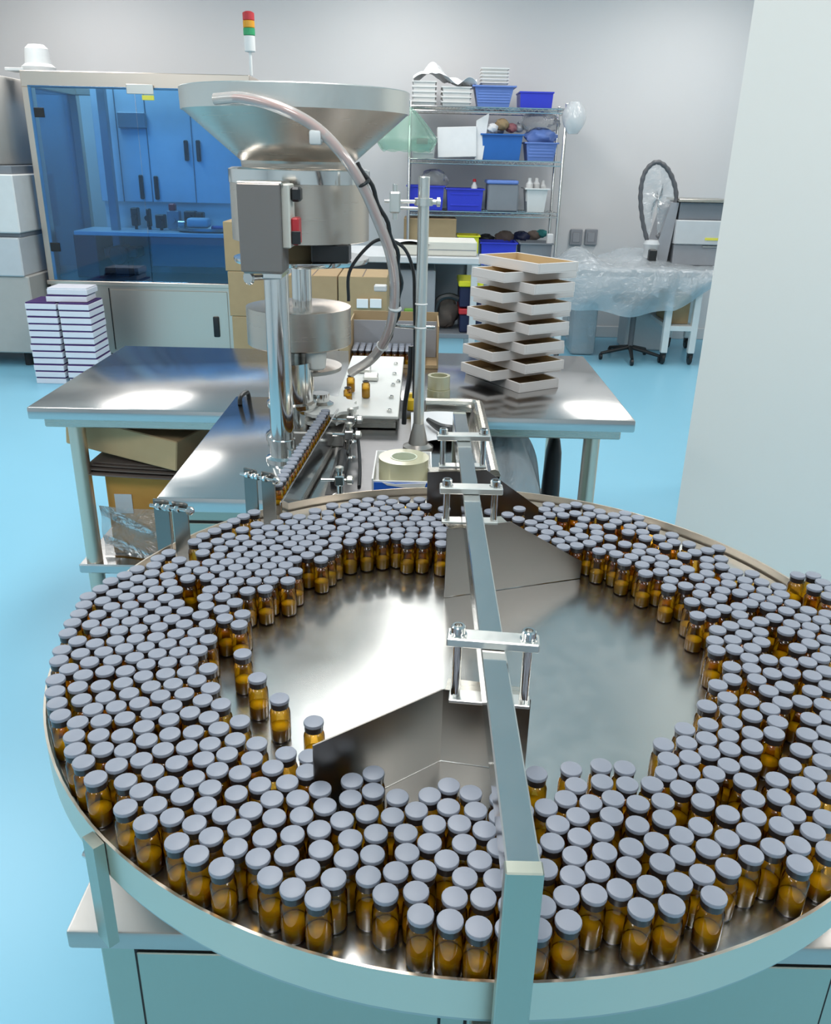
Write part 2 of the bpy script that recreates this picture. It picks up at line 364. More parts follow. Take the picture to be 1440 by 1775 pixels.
# white wall block that juts into the room on the right
struct(MB().prism([(0.868, 2.6), (3.4, 2.6), (3.4, 3.9), (1.32, 3.9)], (0, 0, CEIL), (0, 0, 0), (1, 0, 0), (0, 1, 0)).build('column_right', M['column'], smooth=False))
struct(MB().box(XL, XR, WY - 0.012, WY, 0, 0.10, bev=0.004).build('baseboard_back', M['wall'], smooth=False))
VIALS = '''148,895 105,896 191,896 64,907 237,911 21,916 349,936 156,937 203,937 -133,942 397,944 72,949 115,949 -32,953 241,956 14,958 -173,959 284,961 466,962 325,972 179,973 373,980 -113,980 -211,981 137,986 -60,986 421,987 89,988 257,996 -18,996 -289,997 -155,997 26,1000 461,1005 298,1008 216,1009 169,1015 349,1017 -236,1018 507,1020 -97,1020 -334,1021 114,1023 62,1023 -192,1025 404,1026 -56,1030 624,1030 -1,1035 267,1037 -139,1038 -276,1038 442,1045 317,1047 -372,1047 553,1048 196,1048 147,1051 35,1058 362,1058 91,1058 488,1060 -233,1061 684,1061 -320,1061 -94,1063 595,1065 235,1065 -189,1069 638,1071 406,1072 -53,1076 282,1078 -4,1078 -278,1081 -147,1082 526,1083 452,1087 -435,1087 -354,1088 126,1089 184,1089 322,1092 567,1099 43,1100 85,1102 -395,1103 676,1103 -111,1104 250,1106 -225,1107 384,1109 490,1109 -310,1111 -180,1113 628,1115 -27,1116 155,1120 -70,1121 -267,1122 -479,1122 433,1125 287,1126 345,1129 -431,1130 13,1131 -347,1132 114,1134 711,1135 590,1136 -143,1136 194,1137 546,1140 68,1141 660,1143 236,1146 -236,1151 -391,1153 -192,1154 -101,1157 315,1159 397,1160 -300,1162 -20,1162 159,1163 -465,1163 442,1167 273,1168 512,1168 36,1168 356,1171 -348,1175 699,1176 108,1176 -63,1176 -156,1178 604,1180 -425,1182 651,1185 -263,1185 -500,1187 -555,1193 -216,1193 70,1194 -383,1199 180,1200 -102,1201 484,1202 297,1203 749,1206 532,1207 389,1208 434,1210 345,1213 -460,1214 -304,1215 708,1219 -65,1222 -346,1222 -185,1223 605,1225 -530,1228 665,1230 230,1231 -248,1232 -592,1235 -424,1238 467,1241 555,1243 510,1244 -490,1245 295,1246 742,1248 -378,1251 394,1252 -144,1254 -290,1255 352,1257 -186,1265 -338,1266 590,1267 -620,1269 -528,1271 -230,1271 -570,1272 706,1272 633,1273 -459,1275 482,1280 -417,1284 774,1285 524,1287 -376,1294 -289,1298 -497,1301 565,1302 -637,1308 -332,1309 -592,1312 -548,1314 608,1315 744,1316 -459,1321 484,1323 654,1324 791,1325 -416,1329 530,1330 -515,1341 -370,1341 573,1345 -646,1350 619,1356 -603,1357 776,1365 -334,1365 -473,1365 669,1365 712,1366 -560,1367 -190,1368 -688,1371 539,1373 819,1374 -397,1375 -514,1385 -438,1389 590,1390 -632,1393 640,1397 733,1403 -589,1403 -479,1410 -710,1410 805,1416 -547,1417 -383,1419 689,1422 -666,1424 847,1424 -423,1432 -621,1434 649,1439 -269,1442 -512,1443 734,1446 -578,1449 -730,1450 607,1452 -466,1453 853,1466 -690,1467 769,1470 702,1474 -417,1474 -645,1474 -541,1475 812,1476 659,1482 -602,1485 -498,1486 -746,1492 -452,1501 -695,1511 756,1511 -568,1512 849,1514 -327,1515 -524,1523 796,1527 -655,1528 654,1528 -612,1530 -482,1532 892,1533 -734,1533 -439,1547 693,1552 746,1553 -576,1557 -700,1561 -768,1565 -532,1567 -653,1570 874,1572 -487,1575 789,1578 832,1582 -609,1583 912,1592 -732,1594 750,1595 -564,1600 708,1601 -684,1603 -778,1606 -377,1608 -520,1609 -477,1618 -643,1618 844,1625 -598,1627 887,1627 802,1634 -715,1636 760,1637 -553,1643 -758,1646 925,1646 -674,1651 -509,1652 -631,1660 -466,1665 -587,1669 696,1669 739,1674 957,1676 -793,1679 782,1681 889,1686 -546,1686 -725,1689 -502,1695 -680,1695 -637,1703 927,1707 814,1710 706,1711 -593,1714 749,1716 -755,1720 -800,1725 972,1727 -712,1729 -538,1730 -485,1734 -410,1735 -668,1738 784,1741 935,1749 -621,1750 -574,1753 827,1755 728,1760 -450,1762 892,1762 -755,1766 -801,1768 -704,1771 -511,1774 1002,1775 -660,1780 766,1782 960,1784 -412,1784 -605,1791 -553,1792 807,1793 919,1796 -467,1805 -735,1805 848,1807 -805,1811 -692,1814 -639,1817 1000,1818 -508,1820 889,1826 958,1827 701,1828 -583,1828 -767,1833 807,1836 -442,1841 741,1842 1029,1850 -715,1855 -617,1855 -667,1855 -811,1855 932,1861 -521,1862 989,1866 777,1866 -478,1868 -752,1875 818,1877 895,1883 -794,1895 -699,1895 -653,1896 -606,1898 855,1898 707,1899 750,1899 963,1900 -423,1903 -518,1904 -468,1909 -380,1916 -737,1917 925,1919 785,1924 884,1930 -678,1934 -630,1935 -783,1938 741,1941 1076,1946 -506,1948 955,1950 847,1952 -461,1953 -718,1955 -416,1957 806,1963 -590,1963 -373,1964 -329,1964 916,1967 -542,1973 -758,1973 668,1973 -647,1976 760,1980 1100,1981 876,1983 716,1986 -691,1988 -494,1989 1058,1991 963,1992 -450,1997 835,2003 -611,2004 -403,2004 -361,2010 793,2010 -737,2010 -568,2011 685,2016 928,2017 -317,2019 -526,2023 1094,2023 886,2025 -653,2026 -479,2031 -700,2035 760,2038 -434,2039 847,2044 -599,2046 -391,2046 -348,2053 627,2054 -556,2058 796,2061 1043,2063 -510,2063 669,2064 712,2064 1086,2065 920,2066 -641,2069 -468,2073 878,2074 -701,2077 -422,2080 749,2085 -375,2086 -329,2091 -257,2094 -543,2101 -499,2105 809,2105 630,2106 684,2106 852,2108 -454,2114 -682,2115 -589,2119 725,2120 -297,2120 -408,2121 584,2121 -361,2127 -240,2137 655,2142 -544,2146 -490,2147 823,2148 697,2152 -437,2154 611,2155 -328,2156 865,2157 -390,2160 -280,2161 -593,2165 572,2173 766,2173 -225,2177 -471,2185 -521,2186 639,2187 -356,2189 527,2190 -629,2192 682,2194 -312,2195 802,2196 -419,2197 -565,2197 134,2200 -268,2202 843,2210 428,2211 -187,2214 78,2215 561,2217 -385,2223 -499,2223 -452,2224 469,2224 -231,2225 -21,2225 652,2228 881,2229 -340,2229 23,2229 -615,2233 -139,2233 -542,2235 729,2235 -297,2236 612,2241 509,2242 -94,2248 802,2252 419,2252 -419,2254 -184,2256 -52,2261 -370,2263 761,2263 459,2266 -465,2266 -228,2267 -10,2267 78,2269 -271,2269 -590,2269 -328,2270 33,2271 381,2272 535,2276 -128,2277 157,2281 -511,2282 580,2285 683,2288 495,2290 726,2294 117,2295 -170,2297 -437,2299 -91,2299 -392,2300 -300,2303 -49,2303 -565,2305 442,2305 -349,2307 -213,2307 -257,2310 -7,2310 396,2312 769,2314 200,2314 36,2314 79,2315 546,2317 -475,2323 641,2328 349,2329 685,2331 279,2331 -144,2331 485,2331 -417,2339 -186,2340 113,2341 -285,2343 -374,2344 -61,2344 -329,2345 -549,2345 427,2345 -104,2346 -19,2351 385,2354 23,2356 66,2356 549,2360 -224,2361 729,2368 507,2368 594,2369 656,2369 145,2369 247,2373 -266,2381 -172,2381 100,2382 -128,2382 -527,2382 355,2384 -311,2386 -356,2386 414,2386 -85,2386 693,2390 -43,2392 43,2394 0,2394 -398,2396 -208,2405 188,2406 620,2406 319,2408 -501,2416 78,2418 386,2419 524,2420 -111,2421 -158,2422 -273,2424 656,2430 -70,2435 8,2436 -314,2438 586,2440 -234,2442 697,2442 289,2444 -191,2448 464,2449 421,2450 -31,2453 -133,2457 548,2459 625,2459 236,2464 505,2466 -93,2472 664,2475 91,2479 -265,2485 192,2485 -220,2486 585,2486 -54,2490 455,2491 411,2492 -162,2493 331,2494 -11,2500 32,2500 -116,2511 556,2518 -196,2521 481,2524 -77,2528 430,2534 -154,2538 520,2542 12,2553 -37,2554 54,2560 -108,2561'''
# ================================================================ rotary vial table
DX, DY, DR, DZ = 0.0714, 0.93, 0.495, 0.889
tt = thing('rotary_vial_table', (DX, DY, 0), 'round stainless steel rotary table on a steel cabinet, crowded with amber vials', 'machine')
MB().lathe([(0.0001, DZ - 0.006), (DR - 0.004, DZ - 0.006), (DR - 0.004, DZ), (0.0001, DZ)], (DX, DY, 0), 128).build('turning_disc', M['disc'], tt)
MB().lathe([(DR - 0.002, DZ - 0.022), (DR + 0.0005, DZ - 0.022), (DR + 0.0005, DZ + 0.0135), (DR + 0.003, DZ + 0.0135), (DR + 0.003, DZ - 0.025), (DR - 0.002, DZ - 0.025), (DR - 0.002, DZ - 0.022)],
           (DX, DY, 0), 128, cap0=False, cap1=False).build('rim_band', M['rim'], tt)
MB().lathe([(DR - 0.008, DZ - 0.030), (DR + 0.001, DZ - 0.030), (DR + 0.001, DZ - 0.026), (DR - 0.008, DZ - 0.026), (DR - 0.008, DZ - 0.030)], (DX, DY, 0), 128, cap0=False, cap1=False).build('rim_flange', M['dull'], tt)
# hub and drive below
MB().lathe([(0.09, 0.78), (0.09, 0.80), (0.06, 0.81), (0.06, DZ - 0.006)], (DX, DY, 0), 32).build('drive_hub', M['dull'], tt)
TP = 0.784
CX0, CX1, CY0, CY1 = -0.315, 0.458, 0.568, 1.36
MB().box(CX0, CX1, CY0, CY1, TP - 0.022, TP, bev=0.003, seg=2).build('top_plate', M['dull'], tt)
MB().box(CX0 + 0.022, CX1 - 0.022, CY0 + 0.016, CY1 - 0.02, 0.06, TP - 0.022, bev=0.002).build('cabinet', M['steel_v'], tt)
for sx in (CX0 + 0.07, CX1 - 0.07):
    for sy in (CY0 + 0.07, CY1 - 0.07):
        MB().lathe([(0.022, 0), (0.022, 0.012), (0.012, 0.016), (0.012, 0.06)], (sx, sy, 0), 16).build('foot', M['shadowgap'], tt)
yf = CY0 + 0.016
for xa, xb in ((CX0 + 0.055, DX - 0.035), (DX - 0.012, CX1 - 0.045)):
    MB().box(xa, xb, yf - 0.001, yf + 0.01, 0.14, TP - 0.037, bev=0.0).build('door_gap', M['shadowgap'], tt)
    d = MB().box(xa + 0.003, xb - 0.003, yf - 0.004, yf - 0.001, 0.143, TP - 0.040, bev=0.001).build('door', M['steel_v'], tt)
    MB().box((xa + xb) / 2 - 0.04, (xa + xb) / 2 + 0.04, yf - 0.014, yf - 0.004, 0.42, 0.44, bev=0.003).build('door_handle', M['chrome'], d)
# crossbar over the disc with its two posts
BX, BW, BZ = DX + 0.002, 0.0225, 1.04
MB().box(BX - BW / 2, BX + BW / 2, 0.404, 1.43, BZ - 0.03, BZ, bev=0.0012).build('crossbar', M['chrome'], tt)
p = MB().box(BX - BW / 2 - 0.001, BX + BW / 2 + 0.001, 0.399, 0.4105, 0.685, BZ + 0.0006, bev=0.001).build('post', M['steel_v'], tt)
MB().box(BX - 0.011, BX + 0.011, 0.4105, CY0 + 0.012, 0.69, 0.715, bev=0.001).build('post_arm', M['steel'], tt)
b = MB(); b.cyl((BX - 0.003, 0.399, 0.838), (BX - 0.003, 0.386, 0.838), 0.0042, 12, bev=0.001); b.cyl((BX - 0.003, 0.386, 0.838), (BX - 0.003, 0.379, 0.838), 0.0026, 10)
b.lathe([(0.0062, 0), (0.0062, 0.004), (0.004, 0.005)], (BX - 0.003, 0.399, 0.838), 6, axis=(0, -1, 0))
b.build('post_bolt', M['chrome'], p)
MB().box(BX - BW / 2, BX + BW / 2, 1.43, 1.4415, 0.80, BZ, bev=0.001).build('post', M['steel_v'], tt)
# small corner post that steadies the rim, front left
def radial_post(ang, w, z0, z1, mat, rr=DR + 0.0035, d=0.010):
    a = math.radians(ang); er = Vector((math.cos(a), math.sin(a), 0)); et = Vector((-er.y, er.x, 0))
    o = Vector((DX, DY, z0)) + er * rr
    mb = MB(); mb.prism([(-w / 2, 0), (w / 2, 0), (w / 2, z1 - z0), (-w / 2, z1 - z0)], er * d, o, et, (0, 0, 1))
    return mb.build('rim_post', mat, tt), o, er, et
rp, o, er, et = radial_post(-133.0, 0.020, TP, DZ + 0.012, M['steel_v'])
b = MB(); q = o + Vector((0, 0, 0.085)) - et * 0.011; b.cyl(q, q - et * 0.014 + er * 0.004, 0.0045, 10, bev=0.001); b.build('bolt', M['chrome'], rp)
rp, o, er, et = radial_post(-44.0, 0.022, TP, DZ + 0.012, M['steel_v'])
# tall twin-plate rail brackets behind the left rim
def bracket(p_left, p_right, zt, zb):
    A, B = Vector(p_left), Vector(p_right)
    u = (B - A); u.z = 0; u.normalize(); n = Vector((-u.y, u.x, 0))
    mb = MB(); w = 0.025
    for P in (A, B):
        mb.prism([(-w / 2, zb), (w / 2, zb), (w / 2, zt), (w / 2 - 0.004, zt + 0.002), (-w / 2, zt + 0.002)], n * 0.003, Vector((P.x, P.y, 0)), u, (0, 0, 1))
    br = mb.build('rail_bracket', M['guide'], tt)
    mb = MB(); a = Vector((A.x, A.y, zt - 0.006)); c = Vector((B.x, B.y, zt - 0.006))
    mb.cyl(a - u * 0.014 - n * 0.006, c + u * 0.022 - n * 0.006, 0.0026, 10)
    for k in (0.0, 0.35, 0.55, 1.0):
        e = a.lerp(c, k) - n * 0.006; mb.lathe([(0.005, -0.003), (0.0055, 0), (0.005, 0.003)], e, 8, axis=u)
    e = c + u * 0.016 - n * 0.006; mb.lathe([(0.004, 0), (0.0065, 0.002), (0.0065, 0.008), (0.003, 0.011)], e, 10, axis=u)
    mb.build('rail_bolt', M['chrome'], br)
bracket(onz(286, 950, 0.895), onz(318, 955, 0.895), 0.972, 0.86)
bracket(onz(437, 890, 0.90), onz(467, 897, 0.90), 0.976, 0.86)
# deflector plates standing on the disc
def plate(name, pts, z0, prof_fn, mat):
    pass
A, B, C = onz(543, 1293, 0.975), onz(768, 1195, 0.975), onz(920, 1214, 0.975)
def wall_strip(P, Q, zprof, t=0.0016):
    P, Q = Vector((P.x, P.y, 0)), Vector((Q.x, Q.y, 0)); u = (Q - P); L = u.length; u.normalize(); n = Vector((-u.y, u.x, 0))
    poly = [(0, DZ + 0.001), (L, DZ + 0.001)] + [(L * k, z) for k, z in zprof]
    return poly, P, u, n * t
mb = MB()
for P, Q, zp in ((A, B, [(1, 0.975), (0, 0.975)]), (B, C, [(1, 0.975), (0, 0.975)])):
    poly, o, u, ex = wall_strip(P, Q, zp); mb.prism(poly, ex, o, u, (0, 0, 1))
df = mb.build('deflector_plate', M['guide'], tt)
u = (C - B); u.z = 0; u.normalize(); n = Vector((-u.y, u.x, 0))
MB().prism([(0.002, 0), (0.082, 0), (0.082, 0.02), (0.002, 0.02)], (0, 0, 0.0016), Vector((B.x, B.y, 0.9735)), u, n).build('flange', M['steel'], df)
E1, E2 = onz(770, 1035, DZ + 0.001), onz(1005, 1002, DZ + 0.001)
mb = MB(); poly, o, u, ex = wall_strip(E1, E2, [(1, 0.917), (0.44, 0.993), (0, 0.993)]); mb.prism(poly, ex, o, u, (0, 0, 1))
df = mb.build('deflector_plate', M['guide'], tt); n = Vector((-u.y, u.x, 0))
MB().prism([(0.004, 0), (0.088, 0), (0.088, 0.022), (0.004, 0.022)], (0, 0, 0.0016), Vector((o.x, o.y, 0.9915)), u, n).build('flange', M['steel'], df)
mb = MB(); poly, o, u, ex = wall_strip(Vector((0.018, 1.265, 0)), Vector((0.215, 1.298, 0)), [(1, 0.912), (0.48, 0.990), (0, 0.990)]); mb.prism(poly, ex, o, u, (0, 0, 1))
df = mb.build('deflector_plate', M['guide'], tt); n = Vector((-u.y, u.x, 0))
MB().prism([(0.004, 0), (0.086, 0), (0.086, 0.022), (0.004, 0.022)], (0, 0, 0.0016), Vector((o.x, o.y, 0.9885)), u, n).build('flange', M['steel'], df)
# clamps that hang the deflectors from the crossbar
def clamp(cy, yaw, zlow, half=0.042):
    R = rotz(math.radians(yaw)); c = Vector((BX, cy, 0))
    top = MB().box(BX - half, BX + half, cy - 0.010, cy + 0.010, BZ + 0.0005, BZ + 0.0095, bev=0.0012, rot=R).build('clamp', M['alu'], tt)
    MB().box(BX - half + 0.004, BX + half - 0.004, cy - 0.009, cy + 0.009, zlow + 0.002, zlow + 0.006, bev=0.0008, rot=R).build('clamp_foot', M['alu'], top)
    for sx in (-1, 1):
        e = c + R @ Vector((sx * (half - 0.010), 0, 0))
        b = MB(); b.cyl((e.x, e.y, zlow), (e.x, e.y, BZ + 0.001), 0.0045, 12)
        bolt(b, (e.x, e.y, BZ + 0.0095), r=0.0068, h=0.009)
        b.lathe([(0.008, 0), (0.008, 0.0012)], (e.x, e.y, BZ + 0.0093), 14)
        b.build('clamp_bolt', M['chrome'], top)
clamp(0.668, -6, 0.977); clamp(1.052, 0, 0.995); clamp(1.282, 2, 0.992)

# ================================================================ vials
G = 'amber vials on the rotary table'
CROWD = 'pale-capped amber vial in the near part of the crowd on the rotary table'
def body_bm(mb, c=(0, 0, 0), seg=16):
    mb.lathe([(0.0086, 0.0003), (0.0103, 0.0016), (0.0106, 0.0035), (0.0106, 0.0335), (0.0100, 0.0360), (0.0082, 0.0380), (0.0070, 0.0392), (0.0068, 0.0412)], c, seg, cap1=False)
def fill_bm(mb, c=(0, 0, 0), seg=14, h=0.0160): mb.lathe([(0.0096, 0.0018), (0.0102, 0.0036), (0.0102, h), (0.0001, h + 0.001)], c, seg)
def neck_bm(mb, c=(0, 0, 0), seg=14): mb.lathe([(0.0072, 0.0398), (0.0092, 0.0402), (0.0094, 0.0466), (0.0001, 0.0467)], c, seg)
def cap_bm(mb, c=(0, 0, 0), seg=18): mb.lathe([(0.0094, 0.0467), (0.01, 0.0470), (0.0101, 0.0494), (0.0097, 0.0502), (0.0085, 0.0505), (0.0001, 0.0506)], c, seg)
V = [tuple(int(t) / 2000 for t in p.split(',')) for p in VIALS.split()]
m = MB(); body_bm(m); v0 = m.build('vial', M['amber']); tag(v0, CROWD, 'vial', G)
m = MB(); fill_bm(m); f0 = m.build('contents', M['yellow_powder'], v0)
m = MB(); neck_bm(m); n0 = m.build('crimp_ring', M['neck'], v0)
m = MB(); cap_bm(m); c0 = m.build('cap', M['cap'], v0)
SPECIAL = {(-327, 1515): 'lone amber vial on the bare disc, middle one of three trailing toward the deflector',
           (-269, 1442): 'lone amber vial on the bare disc, nearest the camera of three trailing vials',
           (-190, 1368): 'amber vial half hidden behind the slanting edge of the near deflector plate',
           (-377, 1608): 'lone amber vial at the inner left edge, farthest back of the three trailing vials'}
vis = [(0.9225 * y, x, y) for x, y in V]
vis.sort()
near, rest = vis[:300], vis[300:]
# the vials of the outermost row on either side of the front post can be counted off
ring = []
for t in near:
    r_, a_ = math.hypot(t[1] - DX, t[2] - DY), math.degrees(math.atan2(t[2] - DY, t[1] - DX))
    if r_ > 0.452 and -140 < a_ < -40: ring.append((a_ + 90, t))
ORD = ['first', 'second', 'third', 'fourth', 'fifth', 'sixth']
RIMROW = {}
for sg, nm in ((-1, 'left'), (1, 'right')):
    row = sorted([(abs(a), t) for a, t in ring if a * sg > 1.5])[:6]
    for k, (_, t) in enumerate(row): RIMROW[t] = 'amber vial in the outermost front row, ' + ORD[k] + ' to the ' + nm + ' of the front post'
spec = {}
for k, l in SPECIAL.items():
    best = min(vis, key=lambda t: (t[1] - k[0] / 2000) ** 2 + (t[2] - k[1] / 2000) ** 2); spec[best] = l
near = [t for t in near if t not in spec][:300 - len(spec)] + list(spec)
rest = [t for t in vis if t not in set(near)]
first = True
for t in near:
    _, x, y = t
    if first: o = v0; first = False
    else:
        o = v0.copy(); COL.objects.link(o)
        for src in (f0, n0, c0):
            c = src.copy(); COL.objects.link(c); c.parent = o
    o.location = (x, y, DZ + 0.0002); o['label'] = spec.get(t) or RIMROW.get(t) or CROWD
    o.rotation_euler.z = random.random() * 6
def vial_mass(name, pts, label, group=None, seg=12, kind='stuff'):
    me = bpy.data.meshes.new(name); vs, fs, mi = [], [], []
    for (fn, idx, sg) in ((body_bm, 0, seg), (fill_bm, 1, 10), (neck_bm, 2, 10), (cap_bm, 3, 14)):
        b = MB(); fn(b, seg=sg); bmesh.ops.recalc_face_normals(b.bm, faces=b.bm.faces); b.bm.verts.ensure_lookup_table()
        V0 = [v.co.copy() for v in b.bm.verts]; b.bm.verts.index_update(); F0 = [[v.index for v in f.verts] for f in b.bm.faces]; b.bm.free()
        for p in pts:
            p = Vector(p); k = len(vs); vs += [tuple(v + p) for v in V0]; fs += [[i + k for i in f] for f in F0]; mi += [idx] * len(F0)
    me.from_pydata(vs, [], fs)
    for mm in ('amber', 'yellow_powder', 'neck', 'cap'): me.materials.append(M[mm])
    me.polygons.foreach_set('material_index', mi); me.polygons.foreach_set('use_smooth', [True] * len(fs)); me.set_sharp_from_angle(angle=math.radians(40))
    o = bpy.data.objects.new(name, me); COL.objects.link(o)
    return tag(o, label, 'vials', group, kind)
vial_mass('vials', [(x, y, DZ + 0.0002) for _, x, y in rest], 'far half of the amber vial crowd with pale caps, across the rotary table', G)
# ================================================================ filling and capping machine
MX0, MX1, MY0, MY1, MZ = -0.49, 0.168, 1.478, 2.215, 0.85
mc = thing('vial_filling_machine', (-0.16, 1.85, 0), 'tall stainless steel vial filling machine with wide hopper, drums and low steel cabinet', 'machine')
MB().box(MX0, MX1, MY0, MY1, MZ - 0.03, MZ, bev=0.004, seg=2).build('worktop', M['top'], mc)
MB().box(MX0 + 0.02, MX1 - 0.02, MY0 + 0.02, MY1 - 0.02, 0.06, MZ - 0.03, bev=0.002).build('cabinet', M['steel_v'], mc)
for sx in (MX0 + 0.07, MX1 - 0.07):
    for sy in (MY0 + 0.07, MY1 - 0.07):
        MB().cyl((sx, sy, 0), (sx, sy, 0.06), 0.02, 14).build('foot', M['shadowgap'], mc)
for xa, xb in ((MX0 + 0.05, -0.17), (-0.15, MX1 - 0.05)):
    MB().box(xa, xb, MY0 + 0.018, MY0 + 0.025, 0.12, MZ - 0.055).build('door_gap', M['shadowgap'], mc)
    MB().box(xa + 0.003, xb - 0.003, MY0 + 0.013, MY0 + 0.018, 0.123, MZ - 0.058, bev=0.001).build('door', M['steel_v'], mc)
MB().box(-0.175, 0.02, MY0 + 0.03, 2.03, MZ, MZ + 0.0012).build('dark_reflection_panel', M['darkreflect'], mc)  # added sheet, its dark colour stands in for the machine mirrored in the worktop
# rolled steel edge at the back right of the worktop
mb = MB(); zt = MZ + 0.022
mb.tube(smooth_path([(MX1 - 0.014, MY0 + 0.10, zt), (MX1 - 0.014, 1.80, zt), (MX1 - 0.014, 2.07, zt), (MX1 - 0.018, 2.10, zt), (MX1 - 0.05, 2.112, zt), (0.02, 2.112, zt)], 40), 0.013, 10)
mb.box(MX1 - 0.027, MX1 - 0.001, MY0 + 0.10, 2.08, MZ, zt, bev=0.002); mb.box(0.02, MX1 - 0.03, 2.10, 2.125, MZ, zt, bev=0.002)
mb.build('rolled_edge', M['steel'], mc)
h = MB(); h.tube(smooth_path([(-0.462, 2.13, MZ), (-0.462, 2.14, MZ + 0.018), (-0.455, 2.19, MZ + 0.018), (-0.452, 2.20, MZ)], 16), 0.006, 8); h.build('lift_handle', M['dark'], mc)
# drive column under the drum, stepped
CXm, CYm = -0.285, 1.86
MB().lathe([(0.062, MZ), (0.062, MZ + 0.012), (0.052, MZ + 0.02), (0.052, MZ + 0.075), (0.056, MZ + 0.078), (0.056, MZ + 0.088), (0.050, MZ + 0.092), (0.050, 1.03)], (CXm, CYm, 0), 36).build('drive_column', M['chrome'], mc)
# tall chrome post with the control box
PXm, PYm = -0.283, 1.70
MB().lathe([(0.024, MZ), (0.024, 1.238), (0.022, 1.24)], (PXm, PYm, 0), 28).build('upright_post', M['chrome'], mc)
MB().lathe([(0.036, MZ), (0.036, MZ + 0.01), (0.027, MZ + 0.014), (0.027, MZ + 0.05), (0.025, MZ + 0.052)], (PXm, PYm, 0), 28).build('post_collar', M['chrome'], mc)
a = ony(409, 320, 1.60); b_ = ony(489, 476, 1.60)
bx0, bx1, bz0, bz1 = a.x + 0.004, b_.x, b_.z, a.z
cbx = MB().box(bx0, bx1, 1.60, 1.69, bz0, bz1, bev=0.003, seg=2).build('control_box', M['boxsteel'], mc)
MB().box(bx0 - 0.003, bx1 + 0.003, 1.594, 1.600, bz0 + 0.004, bz1 + 0.003, bev=0.002).build('box_lid', M['boxsteel'], cbx)
MB().box(bx0 - 0.004, bx1 + 0.006, 1.60, 1.694, bz1, bz1 + 0.006, bev=0.002).build('rain_edge', M['steel'], cbx)
MB().box(bx1, bx1 + 0.016, 1.61, 1.675, bz0 + 0.045, bz0 + 0.155, bev=0.002).build('switch_plate', M['cream'], cbx)
MB().box(bx1 + 0.016, bx1 + 0.034, 1.625, 1.66, bz0 + 0.125, bz0 + 0.150, bev=0.004).build('black_switch', M['dark'], cbx)
mb = MB(); mb.box(bx1 + 0.016, bx1 + 0.030, 1.622, 1.662, bz0 + 0.050, bz0 + 0.098, bev=0.003); mb.build('red_switch', M['red'], cbx)
MB().box(bx1 + 0.017, bx1 + 0.033, 1.618, 1.624, bz0 + 0.052, bz0 + 0.075, bev=0.001).build('switch_insert', M['dark'], cbx)
mb = MB()
mb.cyl((bx0 + 0.006, 1.62, bz0 - 0.010), (bx0 + 0.06, 1.65, bz0 - 0.010), 0.005, 10)
mb.lathe([(0.010, -0.004), (0.013, 0), (0.010, 0.004)], (bx0 + 0.006, 1.62, bz0 - 0.010), 12, axis=(0.4, 1, 0))
mb.box(bx0 + 0.03, bx1 - 0.005, 1.625, 1.72, bz0 - 0.012, bz0, bev=0.002)
mb.build('cable_gland', M['chrome'], cbx)
# small drum over the star wheel
SX, SY = onz(516, 535, 1.135).x, 1.93
za, zb = ony(515, 545, SY - 0.117).z, ony(515, 614, SY - 0.117).z
MB().lathe([(0.0001, za - 0.002), (0.02, za - 0.002), (0.112, za), (0.117, za - 0.001), (0.117, zb + 0.003), (0.113, zb), (0.02, zb)][::-1], (SX, SY, 0), 64).build('small_drum', M['spun'], mc)
MB().cyl((SX - 0.045, SY - 0.03, za), (SX - 0.045, SY - 0.03, za + 0.002), 0.007, 12).build('drum_port', M['dark'], mc)
for dx, dy in ((-0.025, -0.075), (0.045, -0.07)):
    MB().lathe([(0.017, zb - 0.042), (0.021, zb - 0.038), (0.024, zb + 0.002)], (SX + dx, SY + dy, 0), 20).build('filling_head', M['nylon'], mc)
MB().lathe([(0.06, zb - 0.062), (0.085, zb - 0.058), (0.085, zb - 0.05), (0.03, zb - 0.046), (0.03, zb)], (SX + 0.01, SY, 0), 36).build('head_turret', M['dull'], mc)
# shaft, lower plate, big drum, hopper
LX, LY, LR = ony(522, 400, 1.97).x, 1.97, 0.150
lz0, lz1 = ony(560, 428, LY - LR).z, ony(522, 300, LY - LR).z
MB().lathe([(0.022, za - 0.002), (0.022, lz0 - 0.055), (0.03, lz0 - 0.05), (0.03, lz0 - 0.045)], (SX + 0.008, SY, 0), 24).build('drive_shaft', M['chrome'], mc)
MB().lathe([(0.10, lz0 - 0.048), (LR - 0.002, lz0 - 0.046), (LR, lz0 - 0.042), (LR, lz0 - 0.036), (0.02, lz0 - 0.034)], (LX, LY, 0), 56).build('drum_base', M['chrome'], mc)
mb = MB(); mb.box(LX + 0.035, LX + 0.115, LY - 0.12, LY - 0.05, lz0 - 0.036, lz0 + 0.002, bev=0.003); mb.build('drive_motor', M['dark'], mc)
MB().lathe([(0.085, lz0 - 0.036), (0.085, lz0 + 0.003)], (LX - 0.015, LY, 0), 32).build('vibrator_core', M['card2'], mc)
mb = MB(); mb.lathe([(LR - 0.006, lz0), (LR, lz0 + 0.002), (LR, lz1 - 0.022)], (LX, LY, 0), 72, cap1=True); mb.build('large_drum', M['spun'], mc)
MB().lathe([(LR - 0.004, lz1 - 0.024), (LR + 0.002, lz1 - 0.022), (LR + 0.002, lz1 + 0.004), (LR - 0.006, lz1 + 0.008), (0.125, lz1 + 0.009)], (LX, LY, 0), 72).build('drum_collar', M['chrome'], mc)
HR = 0.238
hx = ony(514, 200, LY).x
hz0 = lz1 + 0.009; hzr = ony(514, 184, LY - HR).z; hzt = ony(514, 143, LY - HR).z
MB().lathe([(0.120, hz0), (0.122, hz0 + 0.012), (HR - 0.002, hzr)], (hx, LY, 0), 96, cap0=True, cap1=False).build('hopper_cone', M['spun'], mc)
